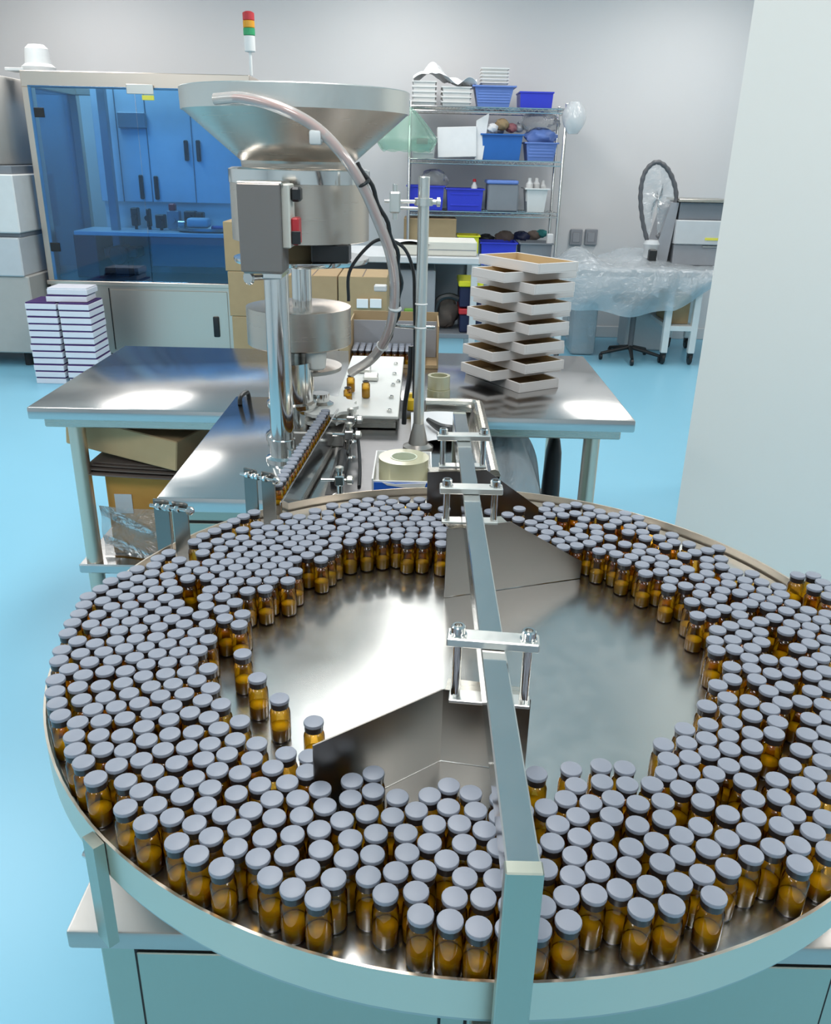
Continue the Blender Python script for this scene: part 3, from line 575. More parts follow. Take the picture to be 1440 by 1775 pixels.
MB().lathe([(HR - 0.004, hzr), (HR, hzr - 0.001), (HR + 0.001, hzt), (HR - 0.002, hzt + 0.002), (HR - 0.004, hzt), (HR - 0.004, hzr), (0.118, hz0 + 0.02)], (hx, LY, 0), 96, cap0=False).build('hopper_rim', M['alu'], mc)
# deck plate with screws
DKZ = 0.887
c1, c2, c3 = onz(588, 713, DKZ), onz(690, 722, DKZ), onz(713, 612, DKZ)
xd0, xd1, yd0, yd1 = -0.205, c2.x, c2.y, 2.58
MB().box(xd0, xd1, yd0, yd1, DKZ - 0.008, DKZ, bev=0.0015).build('deck_plate', M['nylon'], mc)
mb = MB(); mb.box(xd0 + 0.02, xd1 - 0.004, yd0 + 0.01, 2.20, DKZ - 0.034, DKZ - 0.008, bev=0.002); mb.box(xd0 + 0.02, xd1 - 0.004, 2.20, yd1, 0.825, DKZ - 0.008, bev=0.002); mb.build('deck_box', M['steel'], mc)
for k in range(5):
    for sx in (xd1 - 0.022, ):
        b = MB(); bolt(b, (sx, yd0 + 0.04 + 0.125 * k, DKZ), r=0.006, h=0.007); b.build('deck_screw', M['chrome'], mc)
b = MB(); bolt(b, (xd0 + 0.05, yd0 + 0.03, DKZ), r=0.006, h=0.007); b.build('deck_screw', M['chrome'], mc)
b = MB(); bolt(b, (xd0 + 0.15, yd0 + 0.33, DKZ), r=0.006, h=0.007); b.build('deck_screw', M['chrome'], mc)
for k, (dx, dy) in enumerate(((-0.03, 0.33), (-0.055, 0.42))):
    MB().box(xd1 - 0.075 + dx, xd1 - 0.035 + dx, yd0 + dy, yd0 + dy + 0.05, DKZ, DKZ + 0.014, bev=0.003).build('guide_block', M['alu'], mc)
# star wheel in white nylon with pockets
WX, WYY, WR = -0.225, 1.90, 0.088
poly = []
for i in range(12):
    for k in range(5):
        a = 2 * math.pi * (i + k / 5) / 12; r = WR - (0.010 * math.sin(math.pi * k / 4) if k <= 4 else 0)
        poly.append((r * math.cos(a), r * math.sin(a)))
for z in (DKZ + 0.006, DKZ + 0.026):
    MB().prism(poly, (0, 0, 0.007), (WX, WYY, z), (1, 0, 0), (0, 1, 0)).build('star_wheel', M['nylon'], mc)
MB().lathe([(0.03, DKZ - 0.02), (0.03, DKZ + 0.036), (0.02, DKZ + 0.042), (0.02, DKZ + 0.06)], (WX, WYY, 0), 24).build('wheel_hub', M['chrome'], mc)
MB().box(WX - 0.10, WX + 0.06, WYY - 0.10, WYY + 0.14, MZ, DKZ - 0.004, bev=0.003).build('wheel_base', M['dull'], mc)
# conveyor with side rails
KY0, KY1 = 1.31, 1.85
def kx(y): return -0.236 + 0.072 * (y - 1.31)
KA = rotz(-math.atan(0.072))
def lane_box(name, d0, d1, y0, y1, z0, z1, mat):
    xc = kx((y0 + y1) / 2); mb = MB(); mb.box(xc + d0, xc + d1, y0, y1, z0, z1, bev=0.0008)
    T = Matrix.Translation((xc, (y0 + y1) / 2, 0)) @ KA @ Matrix.Translation((-xc, -(y0 + y1) / 2, 0))
    for v in mb.bm.verts: v.co = T @ v.co
    return mb.build(name, mat, mc)
lane_box('conveyor_belt', -0.013, 0.013, 1.30, 1.815, DZ - 0.010, DZ - 0.001, M['dull'])
lane_box('conveyor_bed', -0.011, 0.011, 1.48, 1.80, MZ, DZ - 0.010, M['dull'])
lane_box('conveyor_rail', 0.0135, 0.017, 1.29, 1.86, DZ - 0.02, DZ + 0.034, M['chrome'])
lane_box('conveyor_rail', -0.0165, -0.0135, 1.40, 1.83, DZ - 0.02, DZ + 0.016, M['chrome'])
# small clamp posts with knobs beside the conveyor
def rail_post(x, y, top, arm, label=None):
    mb = MB(); mb.cyl((x, y, MZ), (x, y, top), 0.006, 12); mb.lathe([(0.014, 0), (0.014, 0.006), (0.008, 0.008)], (x, y, MZ), 16)
    mb.cyl((x + 0.012, y, top - 0.02), (x - arm, y, top - 0.02), 0.0035, 10)
    mb.box(x - 0.009, x + 0.009, y - 0.009, y + 0.009, top - 0.030, top - 0.010, bev=0.002)
    o = mb.build('rail_clamp', M['chrome'], mc)
    k = MB(); k.lathe([(0.004, 0), (0.009, 0.003), (0.009, 0.012), (0.004, 0.015)], (x + 0.012, y, top - 0.02), 12, axis=(1, 0, 0)); k.lathe([(0.004, 0), (0.008, 0.003), (0.008, 0.010), (0.003, 0.012)], (x, y, top - 0.004), 12)
    k.build('clamp_knob', M['alu'], o)
rail_post(-0.145, 1.72, 0.925, 0.035); rail_post(-0.150, 1.83, 0.925, 0.03); rail_post(-0.145, 1.50, 0.905, 0.035)
mb = MB(); mb.cyl((-0.252, 1.60, MZ), (-0.252, 1.60, DZ + 0.02), 0.006, 10); mb.cyl((-0.252, 1.60, DZ + 0.008), (-0.230, 1.60, DZ + 0.008), 0.003, 8); mb.build('rail_clamp', M['chrome'], mc)
MB().tube(smooth_path([(-0.135, 1.78, 0.90), (-0.125, 1.72, 0.885), (-0.115, 1.62, 0.865), (-0.112, 1.55, 0.853)], 20), 0.0035, 8).build('sensor_cable', M['dark'], mc)
MB().tube(smooth_path([(-0.16, 1.74, 0.855), (-0.155, 1.66, 0.856), (-0.158, 1.56, 0.856)], 12), 0.012, 10).build('sensor_body', M['dark'], mc)
# rod stand with cross clamp
RX, RY = ony(733, 400, 1.80).x, 1.80
rz = ony(735, 306, RY).z
rod = MB().lathe([(0.0115, MZ), (0.0115, rz - 0.002), (0.010, rz)], (RX, RY, 0), 20).build('stand_rod', M['alu'], mc)
MB().lathe([(0.034, MZ), (0.034, MZ + 0.008), (0.022, MZ + 0.014), (0.014, MZ + 0.05), (0.0118, MZ + 0.06)], (RX, RY, 0), 28).build('rod_foot', M['dull'], rod)
cz = ony(735, 350, RY).z
mb = MB(); mb.lathe([(0.0185, -0.007), (0.0185, 0.007)], (RX, RY, cz), 20); mb.cyl((RX + 0.012, RY, cz), (RX + 0.034, RY, cz), 0.005, 10); mb.lathe([(0.004, 0), (0.009, 0.002), (0.009, 0.008)], (RX + 0.025, RY, cz), 10, axis=(1, 0, 0))
mb.cyl((RX, RY - 0.004, cz), (RX - 0.078, RY - 0.004, cz), 0.0035, 10); mb.cyl((RX - 0.01, RY - 0.01, cz - 0.012), (RX - 0.055, RY - 0.01, cz - 0.012), 0.003, 10)
mb.box(RX - 0.068, RX - 0.046, RY - 0.016, RY + 0.010, cz - 0.022, cz + 0.018, bev=0.003); mb.cyl((RX - 0.057, RY - 0.004, cz - 0.034), (RX - 0.057, RY - 0.004, cz + 0.032), 0.005, 10)
mb.build('cross_clamp', M['alu'], rod)
for yy in (527, 568):
    e = ony(730, yy, RY).z
    MB().lathe([(0.0122, -0.002), (0.0135, 0), (0.0122, 0.002)], (RX, RY, e), 18).build('cable_tie', M['white'], rod)
mb = MB(); mb.tube(smooth_path([ony(x, y, RY + 0.016) for x, y in ((604, 522), (606, 470), (640, 425), (668, 415), (700, 430), (716, 470), (718, 520), (719, 600), (717, 690))], 50), 0.0035, 8); mb.build('black_cable', M['dark'], rod)
mb = MB(); mb.tube(smooth_path([ony(x, y, RY + 0.02) for x, y in ((712, 600), (710, 650), (702, 700), (700, 735))], 20), 0.0055, 8); mb.build('black_cable', M['dark'], rod)
e = ony(735, 568, RY).z
mb = MB(); mb.cyl((RX, RY, e), (RX - 0.075, RY + 0.02, e), 0.004, 10); mb.cyl((RX, RY, e), (RX + 0.03, RY, e), 0.004, 10); mb.build('hose_arm', M['chrome'], rod)
# hose that arches over hopper and drum
hp = [ony(x, y, yy) for x, y, yy in ((372, 172, 1.735), (420, 170, 1.72), (485, 187, 1.70), (545, 219, 1.70), (592, 266, 1.70), (628, 322, 1.71), (656, 385, 1.73), (676, 440, 1.75), (684, 495, 1.77), (680, 550, 1.79), (666, 592, 1.82), (642, 624, 1.86), (608, 646, 1.89))]
path = smooth_path(hp, 70)
hose = MB().tube(path, 0.0105, 14).build('clear_hose', M['tube'], mc)
k0, k1 = int(70 * 0.32), int(70 * 0.60)
MB().tube(path[4:62], lambda t: 0.0055, 8).build('inner_wire', M['redwire'], hose)
dk = [q + Vector((0.011 + 0.003 * math.sin(i * 1.1), 0.004, 0.009)) for i, q in enumerate(path)][26:66]
MB().tube(dk, 0.0042, 8).build('black_wire', M['dark'], hose)
for kk in (29, 51, 60):
    q = path[kk]; t = (path[kk + 1] - path[kk - 1]).normalized()
    MB().lathe([(0.0125, -0.003), (0.014, 0), (0.0125, 0.003)], q + Vector((0.003, 0, 0.003)), 14, axis=t).build('hose_tie', M['dark'] if kk < 40 else M['white'], hose)
q = ony(548, 238, 1.70)
mb = MB(); mb.box(q.x - 0.012, q.x + 0.010, 1.688, 1.712, q.z - 0.013, q.z + 0.012, bev=0.004, seg=2); mb.cyl((q.x + 0.008, 1.70, q.z - 0.004), (q.x + 0.022, 1.70, q.z + 0.006), 0.006, 10); mb.build('hose_connector', M['white'], hose)
q = ony(662, 499, 1.775)
MB().box(q.x - 0.016, q.x + 0.010, 1.762, 1.786, q.z - 0.006, q.z + 0.006, bev=0.002).build('hose_clip', M['white'], hose)
q = ony(656, 455, 1.81)
# vials on the line, on the star wheel
lane = []
y = 1.335
while y < 1.80: lane.append((kx(y) + random.uniform(-0.001, 0.001), y, DZ - 0.0008)); y += 0.0216
vial_mass('vials', lane, 'single file of amber vials with pale caps riding the narrow conveyor toward the star wheel', 'amber vials on the conveyor', kind='stuff')
wheelv = [(608, 672), (634, 682), (603, 694), (516, 664)]
WL = ['capless amber vial on the white deck, far one of the three by the star wheel', 'capless amber vial on the white deck, nearest the row of deck screws',
      'capless amber vial on the white deck, close to the end of the conveyor', 'capless amber vial under the small drum beside the chrome column']
for i, (px, py) in enumerate(wheelv):
    e = onz(px, py + 8, DKZ)
    b = MB(); body_bm(b, (e.x, e.y, DKZ + 0.001)); o = b.build('open_vial', M['amber']); recenter(o); tag(o, WL[i], 'vial', 'open vials at the star wheel')
    b = MB(); fill_bm(b, (e.x, e.y, DKZ + 0.001), h=0.024); b.build('contents', M['yellow_powder'], o)
    b = MB(); b.lathe([(0.0070, 0.0406), (0.0086, 0.041), (0.0086, 0.0436), (0.006, 0.0436), (0.006, 0.040)], (e.x, e.y, DKZ + 0.001), 14); b.build('neck_ring', M['neck'], o)

# ================================================================ things on the machine's worktop
TZ = MZ + 0.0013
# box with tape rolls
x0, x1 = onz(645, 848, TZ).x, onz(748, 852, TZ).x
ty0 = onz(690, 856, TZ).y; ty1 = ty0 + 0.17
tb = thing('tape_box', ((x0 + x1) / 2, (ty0 + ty1) / 2, TZ), 'small open white carton with blue print, holding a clear tape roll', 'box')
mb = MB(); t = 0.003; H = 0.030
mb.box(x0, x1, ty0, ty1, TZ + 0.0005, TZ + 0.004); mb.box(x0, x0 + t, ty0, ty1, TZ + 0.004, TZ + H); mb.box(x1 - t, x1, ty0, ty1, TZ + 0.004, TZ + H); mb.box(x0 + t, x1 - t, ty1 - t, ty1, TZ + 0.004, TZ + H); mb.box(x0 + t, x1 - t, ty0, ty0 + t, TZ + 0.004, TZ + H - 0.004)
mb.build('carton', M['white'], tb)
mb = MB(); mb.box(x0 + 0.004, x1 - 0.004, ty0 - 0.0012, ty0, TZ + 0.006, TZ + 0.023); mb.build('blue_print', M['brightblue'], tb)
mb = MB(); mb.prism([(0.045, 0.017), (0.02, 0.02), (0.03, 0.014), (0.10, 0.005), (0.105, 0.02)], (0, -0.0012, 0), (x0, ty0 - 0.0014, TZ + 0.004)); mb.build('white_print', M['paper'], tb)
mb = MB(); mb.prism([(0.062, 0.004), (0.105, 0.004), (0.105, 0.012)], (0, -0.0012, 0), (x0, ty0 - 0.0028, TZ + 0.004)); mb.build('yellow_print', M['lemon'], tb)
tr = thing('tape_roll', ((x0 + x1) / 2 + 0.002, ty0 + 0.075, TZ + 0.005), 'wide roll of clear yellowish packing tape lying flat in the white carton', 'tape')
c = (tr.location.x, tr.location.y, 0)
MB().lathe([(0.027, TZ + 0.0045), (0.050, TZ + 0.0045), (0.050, TZ + 0.050), (0.027, TZ + 0.050), (0.027, TZ + 0.0045)], c, 48, cap0=False, cap1=False).build('tape', M['tape'], tr)
MB().lathe([(0.024, TZ + 0.0045), (0.027, TZ + 0.0045), (0.027, TZ + 0.051), (0.024, TZ + 0.051), (0.024, TZ + 0.0045)], c, 36, cap0=False, cap1=False).build('core', M['tapeside'], tr)
e = onz(745, 668, 0.85)
tr = thing('tape_roll', (e.x + 0.02, 2.19, TZ), 'roll of clear tape standing in the back of the worktop behind the steel rod', 'tape')
c = (tr.location.x, tr.location.y, 0)
MB().lathe([(0.022, TZ + 0.0005), (0.030, TZ + 0.0005), (0.030, TZ + 0.045), (0.022, TZ + 0.045), (0.022, TZ + 0.0005)], (c[0], 2.16, 0), 36, cap0=False, cap1=False).build('tape', M['tape'], tr)
MB().lathe([(0.022, TZ + 0.046), (0.029, TZ + 0.046), (0.029, TZ + 0.08), (0.022, TZ + 0.08), (0.022, TZ + 0.046)], (c[0], 2.165, 0), 36, cap0=False, cap1=False).build('tape', M['tape'], tr)
# white paper sheets and a bag on the right of the worktop
def sheet(name, cs, z, mat, label, cat, wave=0.004, seed=1, lift=0.0):
    P = [onz(x, y, z) for x, y in cs]
    def fn(u, v):
        q = P[0].lerp(P[1], u).lerp(P[3].lerp(P[2], u), v)
        q = q + Vector((0, 0, 0.002 + wave * (1 + math.sin(5 * u + seed) * math.cos(4 * v + seed * 2)) + lift * v * (1 - u)))
        return q
    o = MB().grid(fn, 10, 10, 0.001).build(name, mat); recenter(o); return tag(o, label, cat)
sheet('paper_sheet', ((712, 775), (806, 775), (800, 722), (712, 722)), TZ, M['paper'], 'crumpled white paper sheet lying behind the foot of the steel rod', 'paper', 0.010, 2)
e = onz(745, 735, TZ)
mb = MB(); mb.tube(smooth_path([onz(742, 728, TZ + 0.02), onz(765, 742, TZ + 0.022), onz(785, 745, TZ + 0.024), onz(800, 742, TZ + 0.018)], 20), lambda t: 0.006 + 0.006 * math.sin(math.pi * t), 8)
o = mb.build('black_strap', M['dark']); recenter(o); tag(o, 'short black strap lying on the white paper near the crossbar end', 'strap')
e = onz(712, 712, TZ); mb = MB(); mb.lathe([(0.010, 0.001), (0.014, 0.006), (0.014, 0.03), (0.008, 0.036), (0.008, 0.046)], (e.x, e.y, TZ), 16); o = mb.build('yellow_plug', M['orange']); recenter(o); tag(o, 'small orange-yellow plug standing between the white deck and the steel rod', 'plug')

# ================================================================ long steel table behind
TB0, TB1, TBY0, TBY1, TBZ = -1.072, 0.598, 2.235, 3.06, 0.80
tbl = thing('steel_table', ((TB0 + TB1) / 2, (TBY0 + TBY1) / 2, 0), 'long polished stainless steel worktable with round legs and lower shelf, behind the machine', 'table')
MB().box(TB0, TB1, TBY0, TBY1, TBZ - 0.035, TBZ, bev=0.005, seg=2).build('tabletop', M['top'], tbl)
MB().box(TB0 + 0.03, TB1 - 0.03, TBY0 + 0.03, TBY1 - 0.03, TBZ - 0.065, TBZ - 0.035, bev=0.003).build('apron', M['steel'], tbl)
LS = 0.30
for lx in (TB0 + 0.10, TB1 - 0.10):
    for ly in (TBY0 + 0.075, TBY1 - 0.075):
        MB().lathe([(0.018, 0), (0.022, 0.01), (0.022, 0.05), (0.0235, 0.055), (0.0235, TBZ - 0.065)], (lx, ly, 0), 20).build('leg', M['rim'], tbl)
MB().box(TB0 + 0.06, TB1 - 0.06, TBY0 + 0.045, TBY1 - 0.045, LS - 0.03, LS, bev=0.004).build('lower_shelf', M['top'], tbl)
# clear film over the right front of the shelf load
def drape(name, fn, nu, nv, mat, label, cat, group=None):
    o = MB().grid(fn, nu, nv, 0.0012).build(name, mat, angle=60); recenter(o); return tag(o, label, cat, group)
# cartons on the lower shelf, left end
def carton(x0, x1, y0, y1, z0, z1, mat, name, label, cat='box', rot=None, group=None, flaps=True, tape=True):
    mb = MB(); mb.box(x0, x1, y0, y1, z0, z1, bev=0.003)
    o = mb.build(name, mat); recenter(o); tag(o, label, cat, group)
    cx, cy = (x0 + x1) / 2, (y0 + y1) / 2
    if tape:
        MB().box(cx - 0.003, cx + 0.003, y0 + 0.002, y1 - 0.002, z1 - 0.0005, z1 + 0.0008).build('flap_seam', M['kraftgrey'], o)
    if rot is not None: o.rotation_euler = rot
    return o
bxl = onz(178, 965, LS).x
oc = carton(-0.93, -0.60, 2.36, 2.70, LS + 0.001, LS + 0.268, M['orangecard'], 'carton', 'orange-brown carton with white label, wrapped in clear film, on the lower shelf', tape=False)
q = ony(198, 856, 2.359); MB().box(q.x, q.x + 0.052, 2.357, 2.3595, q.z - 0.062, q.z).build('paper_label', M['paper'], oc)
def fn(u, v):
    x = -0.95 + 0.37 * u; z = LS + 0.004 + 0.165 * v
    return Vector((x, 2.338 + 0.010 * math.sin(9 * u + 6 * v) * math.sin(5 * v + 1) - 0.02 * math.sin(math.pi * u), z))
drape('film_wrap', fn, 24, 14, M['wrapfilm'], 'crinkled clear film wrapped round the front of the orange-brown carton', 'film')
mb = MB()
for k in range(4):
    def fn(u, v, k=k): return Vector((-0.985 + 0.012 * k + (0.50 - 0.01 * k) * u, 2.30 + 0.012 * k + 0.40 * v, LS + 0.272 + 0.008 * k + 0.014 * (1 - u) ** 2 * (1 - v) + 0.004 * math.sin(3 * v + k)))
    mb.grid(fn, 8, 6, 0.004)
o = mb.build('flattened_cardboard', M['kraftgrey']); recenter(o); tag(o, 'stack of flattened dark grey-brown cardboard lying over the orange-brown carton', 'cardboard')
ob = carton(-0.185, 0.185, -0.13, 0.13, 0, 0.092, M['shelfcard'], 'carton', 'tan carton tipped at a slant under the tabletop, on the flattened cardboard', tape=False)
ob.location = (-0.835, 2.47, LS + 0.322); ob.rotation_euler = (0, math.radians(7), math.radians(-16))
MB().box(-0.186, 0.02, -0.1312, -0.129, 0.0455, 0.0465).build('flap_edge', M['kraftgrey'], ob)
MB().box(0.184, 0.1865, -0.10, 0.13, 0.045, 0.0465).build('flap_edge', M['kraftgrey'], ob)
# clear plastic bag of goods on the right of the lower shelf
bagc = onz(925, 860, 0.5)
def fn(u, v):
    a = 2 * math.pi * u; s = math.sin(math.pi * min(1, max(0.0001, v)) ** 0.8) ** 0.45
    rx, ry = 0.135 * s, 0.15 * s
    k = 1 + 0.05 * math.sin(5 * a + 9 * v) + 0.03 * math.sin(11 * a + 4 * v)
    return Vector((0.255 + rx * k * math.cos(a), 2.47 + ry * k * math.sin(a), LS + 0.002 + 0.425 * v))
drape('plastic_bag', fn, 48, 22, M['bagfilm'], 'bulging milky plastic bag on the lower shelf under the right end of the steel table', 'bag')
mb = MB(); mb.box(0.16, 0.34, 2.38, 2.56, LS + 0.02, LS + 0.28, bev=0.02, seg=3); o = mb.build('white_bundle', M['greywhite']); recenter(o); tag(o, 'pale bundle inside the milky plastic bag under the table', 'bundle')
q = ony(985, 825, 2.47)
mb = MB(); mb.lathe([(0.02, 0.001), (0.036, 0.01), (0.038, 0.20), (0.032, 0.32), (0.022, 0.36), (0.012, 0.37)], (0.425, 2.50, LS), 20, sy=1.3, sx=0.75); o = mb.build('black_sack', M['dark']); recenter(o); tag(o, 'black sack standing to the right of the milky plastic bag under the table', 'bag')

# ================================================================ cross-stacked shallow trays
def tray_bm(L, W, H, t=0.004):
    mb = MB()
    mb.box(-L / 2, L / 2, -W / 2, W / 2, 0, t); return mb
TL, TW, THt = 0.285, 0.155, 0.0292
tray0 = thing('shallow_tray', (0, 0, 0), '', 'tray', 'cross-stacked shallow trays')
MB().box(-TL / 2, TL / 2, -TW / 2, TW / 2, 0.0003, 0.003).build('tray_floor', M['traygrey'], tray0)
mb = MB(); t = 0.006; Ht = THt - 0.0006
mb.box(-TL / 2, TL / 2, -TW / 2, -TW / 2 + t, 0.003, Ht, bev=0.0008); mb.box(-TL / 2, TL / 2, TW / 2 - t, TW / 2, 0.003, Ht, bev=0.0008)
mb.box(-TL / 2, -TL / 2 + t, -TW / 2 + t, TW / 2 - t, 0.003, Ht, bev=0.0008); mb.box(TL / 2 - t, TL / 2, -TW / 2 + t, TW / 2 - t, 0.003, Ht, bev=0.0008)
mb.build('tray_walls', M['traygrey'], tray0)
mb = MB()
mb.box(-TL / 2 + t, TL / 2 - t, -TW / 2 + t, -TW / 2 + t + 0.0008, 0.003, Ht - 0.001); mb.box(-TL / 2 + t, TL / 2 - t, TW / 2 - t - 0.0008, TW / 2 - t, 0.003, Ht - 0.001)
mb.box(-TL / 2 + t, -TL / 2 + t + 0.0008, -TW / 2 + t, TW / 2 - t, 0.003, Ht - 0.001); mb.box(TL / 2 - t - 0.0008, TL / 2 - t, -TW / 2 + t, TW / 2 - t, 0.003, Ht - 0.001)
mb.box(-TL / 2 + t, TL / 2 - t, -TW / 2 + t, TW / 2 - t, 0.003, 0.0036); mb.build('tray_lining', M['traybrown'], tray0)
tcx, tcy = 0.297, 2.665
ords = ['lowest', 'second from the bottom', 'third from the bottom', 'fourth from the bottom', 'fifth from the bottom', 'sixth from the bottom', 'middle one',
        'sixth from the top', 'fifth from the top', 'fourth from the top', 'third from the top', 'second from the top', 'topmost, brown inside']
for k in range(13):
    ang = math.radians(123 if k % 2 == 0 else 33) + random.uniform(-0.02, 0.02)
    l = 'shallow grey-white tray in the cross-stack on the steel table, ' + ords[k]
    p = (tcx + 0.0018 * k + random.uniform(-0.004, 0.004), tcy + random.uniform(-0.003, 0.003), TBZ + 0.0005 + k * THt)
    if k == 0: tray0.location = p; tray0.rotation_euler.z = ang; tray0['label'] = l
    else: copy_tree(tray0, p, ang, l)

# open carton of finished vials on the table behind the deck
e0, e1 = ony(604, 606, 2.80), ony(760, 606, 2.80)
oc = thing('vial_carton', ((e0.x + e1.x) / 2, 2.90, TBZ), 'open brown carton filled with capped vials behind the white deck', 'box')
mb = MB(); H = ony(680, 541, 3.0).z
mb.box(e0.x, e1.x, 2.80, 3.02, TBZ + 0.0005, TBZ + 0.004); mb.box(e0.x, e1.x, 3.016, 3.02, TBZ + 0.004, H); mb.box(e0.x, e0.x + 0.004, 2.80, 3.016, TBZ + 0.004, H - 0.01); mb.box(e1.x - 0.004, e1.x, 2.80, 3.016, TBZ + 0.004, H - 0.01)
mb.box(e0.x + 0.004, e1.x - 0.004, 2.80, 2.804, TBZ + 0.004, TBZ + 0.012); mb.build('carton_walls', M['card2'], oc)
pz = ony(680, 575, 2.95).z
MB().box(e0.x + 0.006, e1.x - 0.006, 2.955, 2.96, TBZ + 0.006, ony(680, 556, 2.955).z).build('grey_divider', M['machinegrey'], oc)
pts = [(e0.x + 0.018 + 0.0225 * i, 2.822 + 0.0225 * j, TBZ + 0.0045) for i in range(int((e1.x - e0.x - 0.03) / 0.0225)) for j in range(6)]
vial_mass('vials', pts, 'capped vials packed upright inside the open brown carton behind the white deck', 'amber vials in the carton')

# ================================================================ white cartons stacked on the floor, left
BY = 5.55
g0 = onz(72, 668, 0)
BYs = 5.56
def xz(px, py, y): q = ony(px, py, y); return q.x, q.z
LXa = ony(52, 585, BYs).x; LXb = ony(106, 585, BYs).x; LXc = ony(110, 585, BYs).x; LXd = ony(165, 585, BYs).x
hz = ony(110, 525, BYs).z / 12
cart0 = thing('flat_carton', (0, 0, 0), '', 'box', 'white flat cartons stacked on the floor')
bw = LXb - LXa - 0.006
MB().box(-bw / 2, bw / 2, 0, 0.26, 0.0005, hz - 0.010, bev=0.002).build('carton_body', M['boxwhite'], cart0)
MB().box(-bw / 2 + 0.004, bw / 2 - 0.004, 0.004, 0.256, hz - 0.010, hz - 0.0015).build('carton_lid', M['purple'], cart0)
ordn = ['lowest', 'second', 'third', 'fourth', 'fifth', 'sixth', 'seventh', 'eighth', 'ninth', 'tenth', 'eleventh', 'twelfth']
first = True
for col, xx in (('left', (LXa + LXb) / 2), ('right', (LXc + LXd) / 2)):
    for k in range(12):
        l = 'white flat carton, ' + ordn[k] + (' from the floor' if k else ' one') + ' in the ' + col + ' pile by the blue cabinet'
        if k == 11: l = 'white flat carton with purple lid showing, top of the ' + col + ' pile by the blue cabinet'
        p = (xx + random.uniform(-0.006, 0.006) - 0.010 * (k / 11), BYs + random.uniform(-0.005, 0.005), k * hz)
        if first: cart0.location = p; cart0['label'] = l; first = False
        else: copy_tree(cart0, p, random.uniform(-0.015, 0.015), l)
for k in range(2):
    r = copy_tree(cart0, (ony(122, 500, BYs).x + 0.075 + 0.012 * k, BYs + 0.14, (12 + k) * hz), math.pi / 2 + 0.06 - 0.05 * k, 'white flat carton lying across the tops of both piles, ' + ('lower one of two' if k == 0 else 'upper one of two'))
    for ch in r.children:
        ch.material_slots[0].link = 'OBJECT'; ch.material_slots[0].material = M['boxwhite'] if ch.name.startswith('carton_body') or k == 1 else M['purple']

# ================================================================ blue-doored labelling machine
AY = 6.25
lx0, lx1 = ony(58, 300, AY).x, ony(440, 300, AY).x
lzt = ony(250, 126, AY).z; lzb = ony(250, 489, AY).z; lzl = ony(250, 155, AY).z
ADP = 0.85
lm = thing('labelling_machine', ((lx0 + lx1) / 2, AY + ADP / 2, 0), 'tall machine cabinet with see-through blue acrylic doors and pinkish steel frame, at the back wall', 'machine')
fw = 0.065
MB().box(lx0, lx1, AY + 0.02, AY + ADP, 0.06, lzb - 0.03, bev=0.004).build('lower_cabinet', M['warm'], lm)
MB().box(lx0 - 0.01, lx1 + 0.01, AY - 0.015, AY + ADP, lzb - 0.03, lzb, bev=0.004).build('bench_edge', M['warm'], lm)
for sx in (lx0 + 0.1, lx1 - 0.1):
    for sy in (AY + 0.1, AY + ADP - 0.1): MB().cyl((sx, sy, 0), (sx, sy, 0.06), 0.03, 14).build('foot', M['shadowgap'], lm)
q0, q1 = ony(186, 500, AY).x, ony(392, 500, AY).x
MB().box(q0, q0 + 0.006, AY + 0.0165, AY + 0.021, 0.09, lzb - 0.05).build('door_gap', M['shadowgap'], lm)
MB().box(q0 + 0.012, q1, AY + 0.010, AY + 0.0195, 0.09, lzb - 0.06, bev=0.002).build('lower_door', M['warm'], lm)
q = ony(375, 567, AY)
MB().box(q.x - 0.022, q.x + 0.022, AY - 0.006, AY + 0.01, q.z - 0.075, q.z + 0.075, bev=0.008, seg=2).build('door_handle', M['dark'], lm)
for xx in (lx0, lx1 - fw):
    for yy in (AY, AY + ADP - fw): MB().box(xx, xx + fw, yy, yy + fw, lzb, lzl - 0.0, bev=0.003).build('corner_post', M['warm'], lm)
MB().box(lx0, lx1, AY, AY + fw, lzl, lzt, bev=0.004).build('top_rail', M['warm'], lm)
MB().box(lx0, lx1, AY + ADP - fw, AY + ADP, lzl, lzt, bev=0.004).build('top_rail', M['warm'], lm)
for xx in (lx0, lx1 - fw): MB().box(xx, xx + fw, AY + fw, AY + ADP - fw, lzl, lzt, bev=0.004).build('top_rail', M['warm'], lm)
seam = ony(247, 300, AY).x
for xa, xb in ((lx0 + fw - 0.02, seam - 0.0015), (seam + 0.0015, lx1 - fw + 0.02)):
    MB().box(xa, xb, AY - 0.010, AY - 0.004, lzb + 0.004, lzl + 0.01, bev=0.001).build('blue_door', M['bluepane'], lm)
MB().box(lx0 + 0.004, lx0 + 0.010, AY + fw, AY + ADP - fw, lzb, lzl).build('blue_side_pane', M['bluepane'], lm)
MB().box(lx1 - 0.010, lx1 - 0.004, AY + fw, AY + ADP - fw, lzb, lzl).build('blue_side_pane', M['bluepane'], lm)
for px, py in ((68, 195), (96, 428)):
    q = ony(px, py, AY); MB().box(q.x - 0.03, q.x + 0.04, AY - 0.016, AY - 0.010, q.z - 0.03, q.z + 0.03, bev=0.003).build('door_hinge', M['dark'], lm)
q = ony(246, 155, AY); MB().box(q.x - 0.10, q.x + 0.08, AY - 0.018, AY - 0.010, q.z - 0.030, q.z + 0.03, bev=0.003).build('door_latch', M['alu'], lm)
MB().box(q.x - 0.0, q.x + 0.08, AY - 0.018, AY - 0.011, q.z - 0.065, q.z - 0.035, bev=0.002).build('yellow_sticker', M['lemon'], lm)
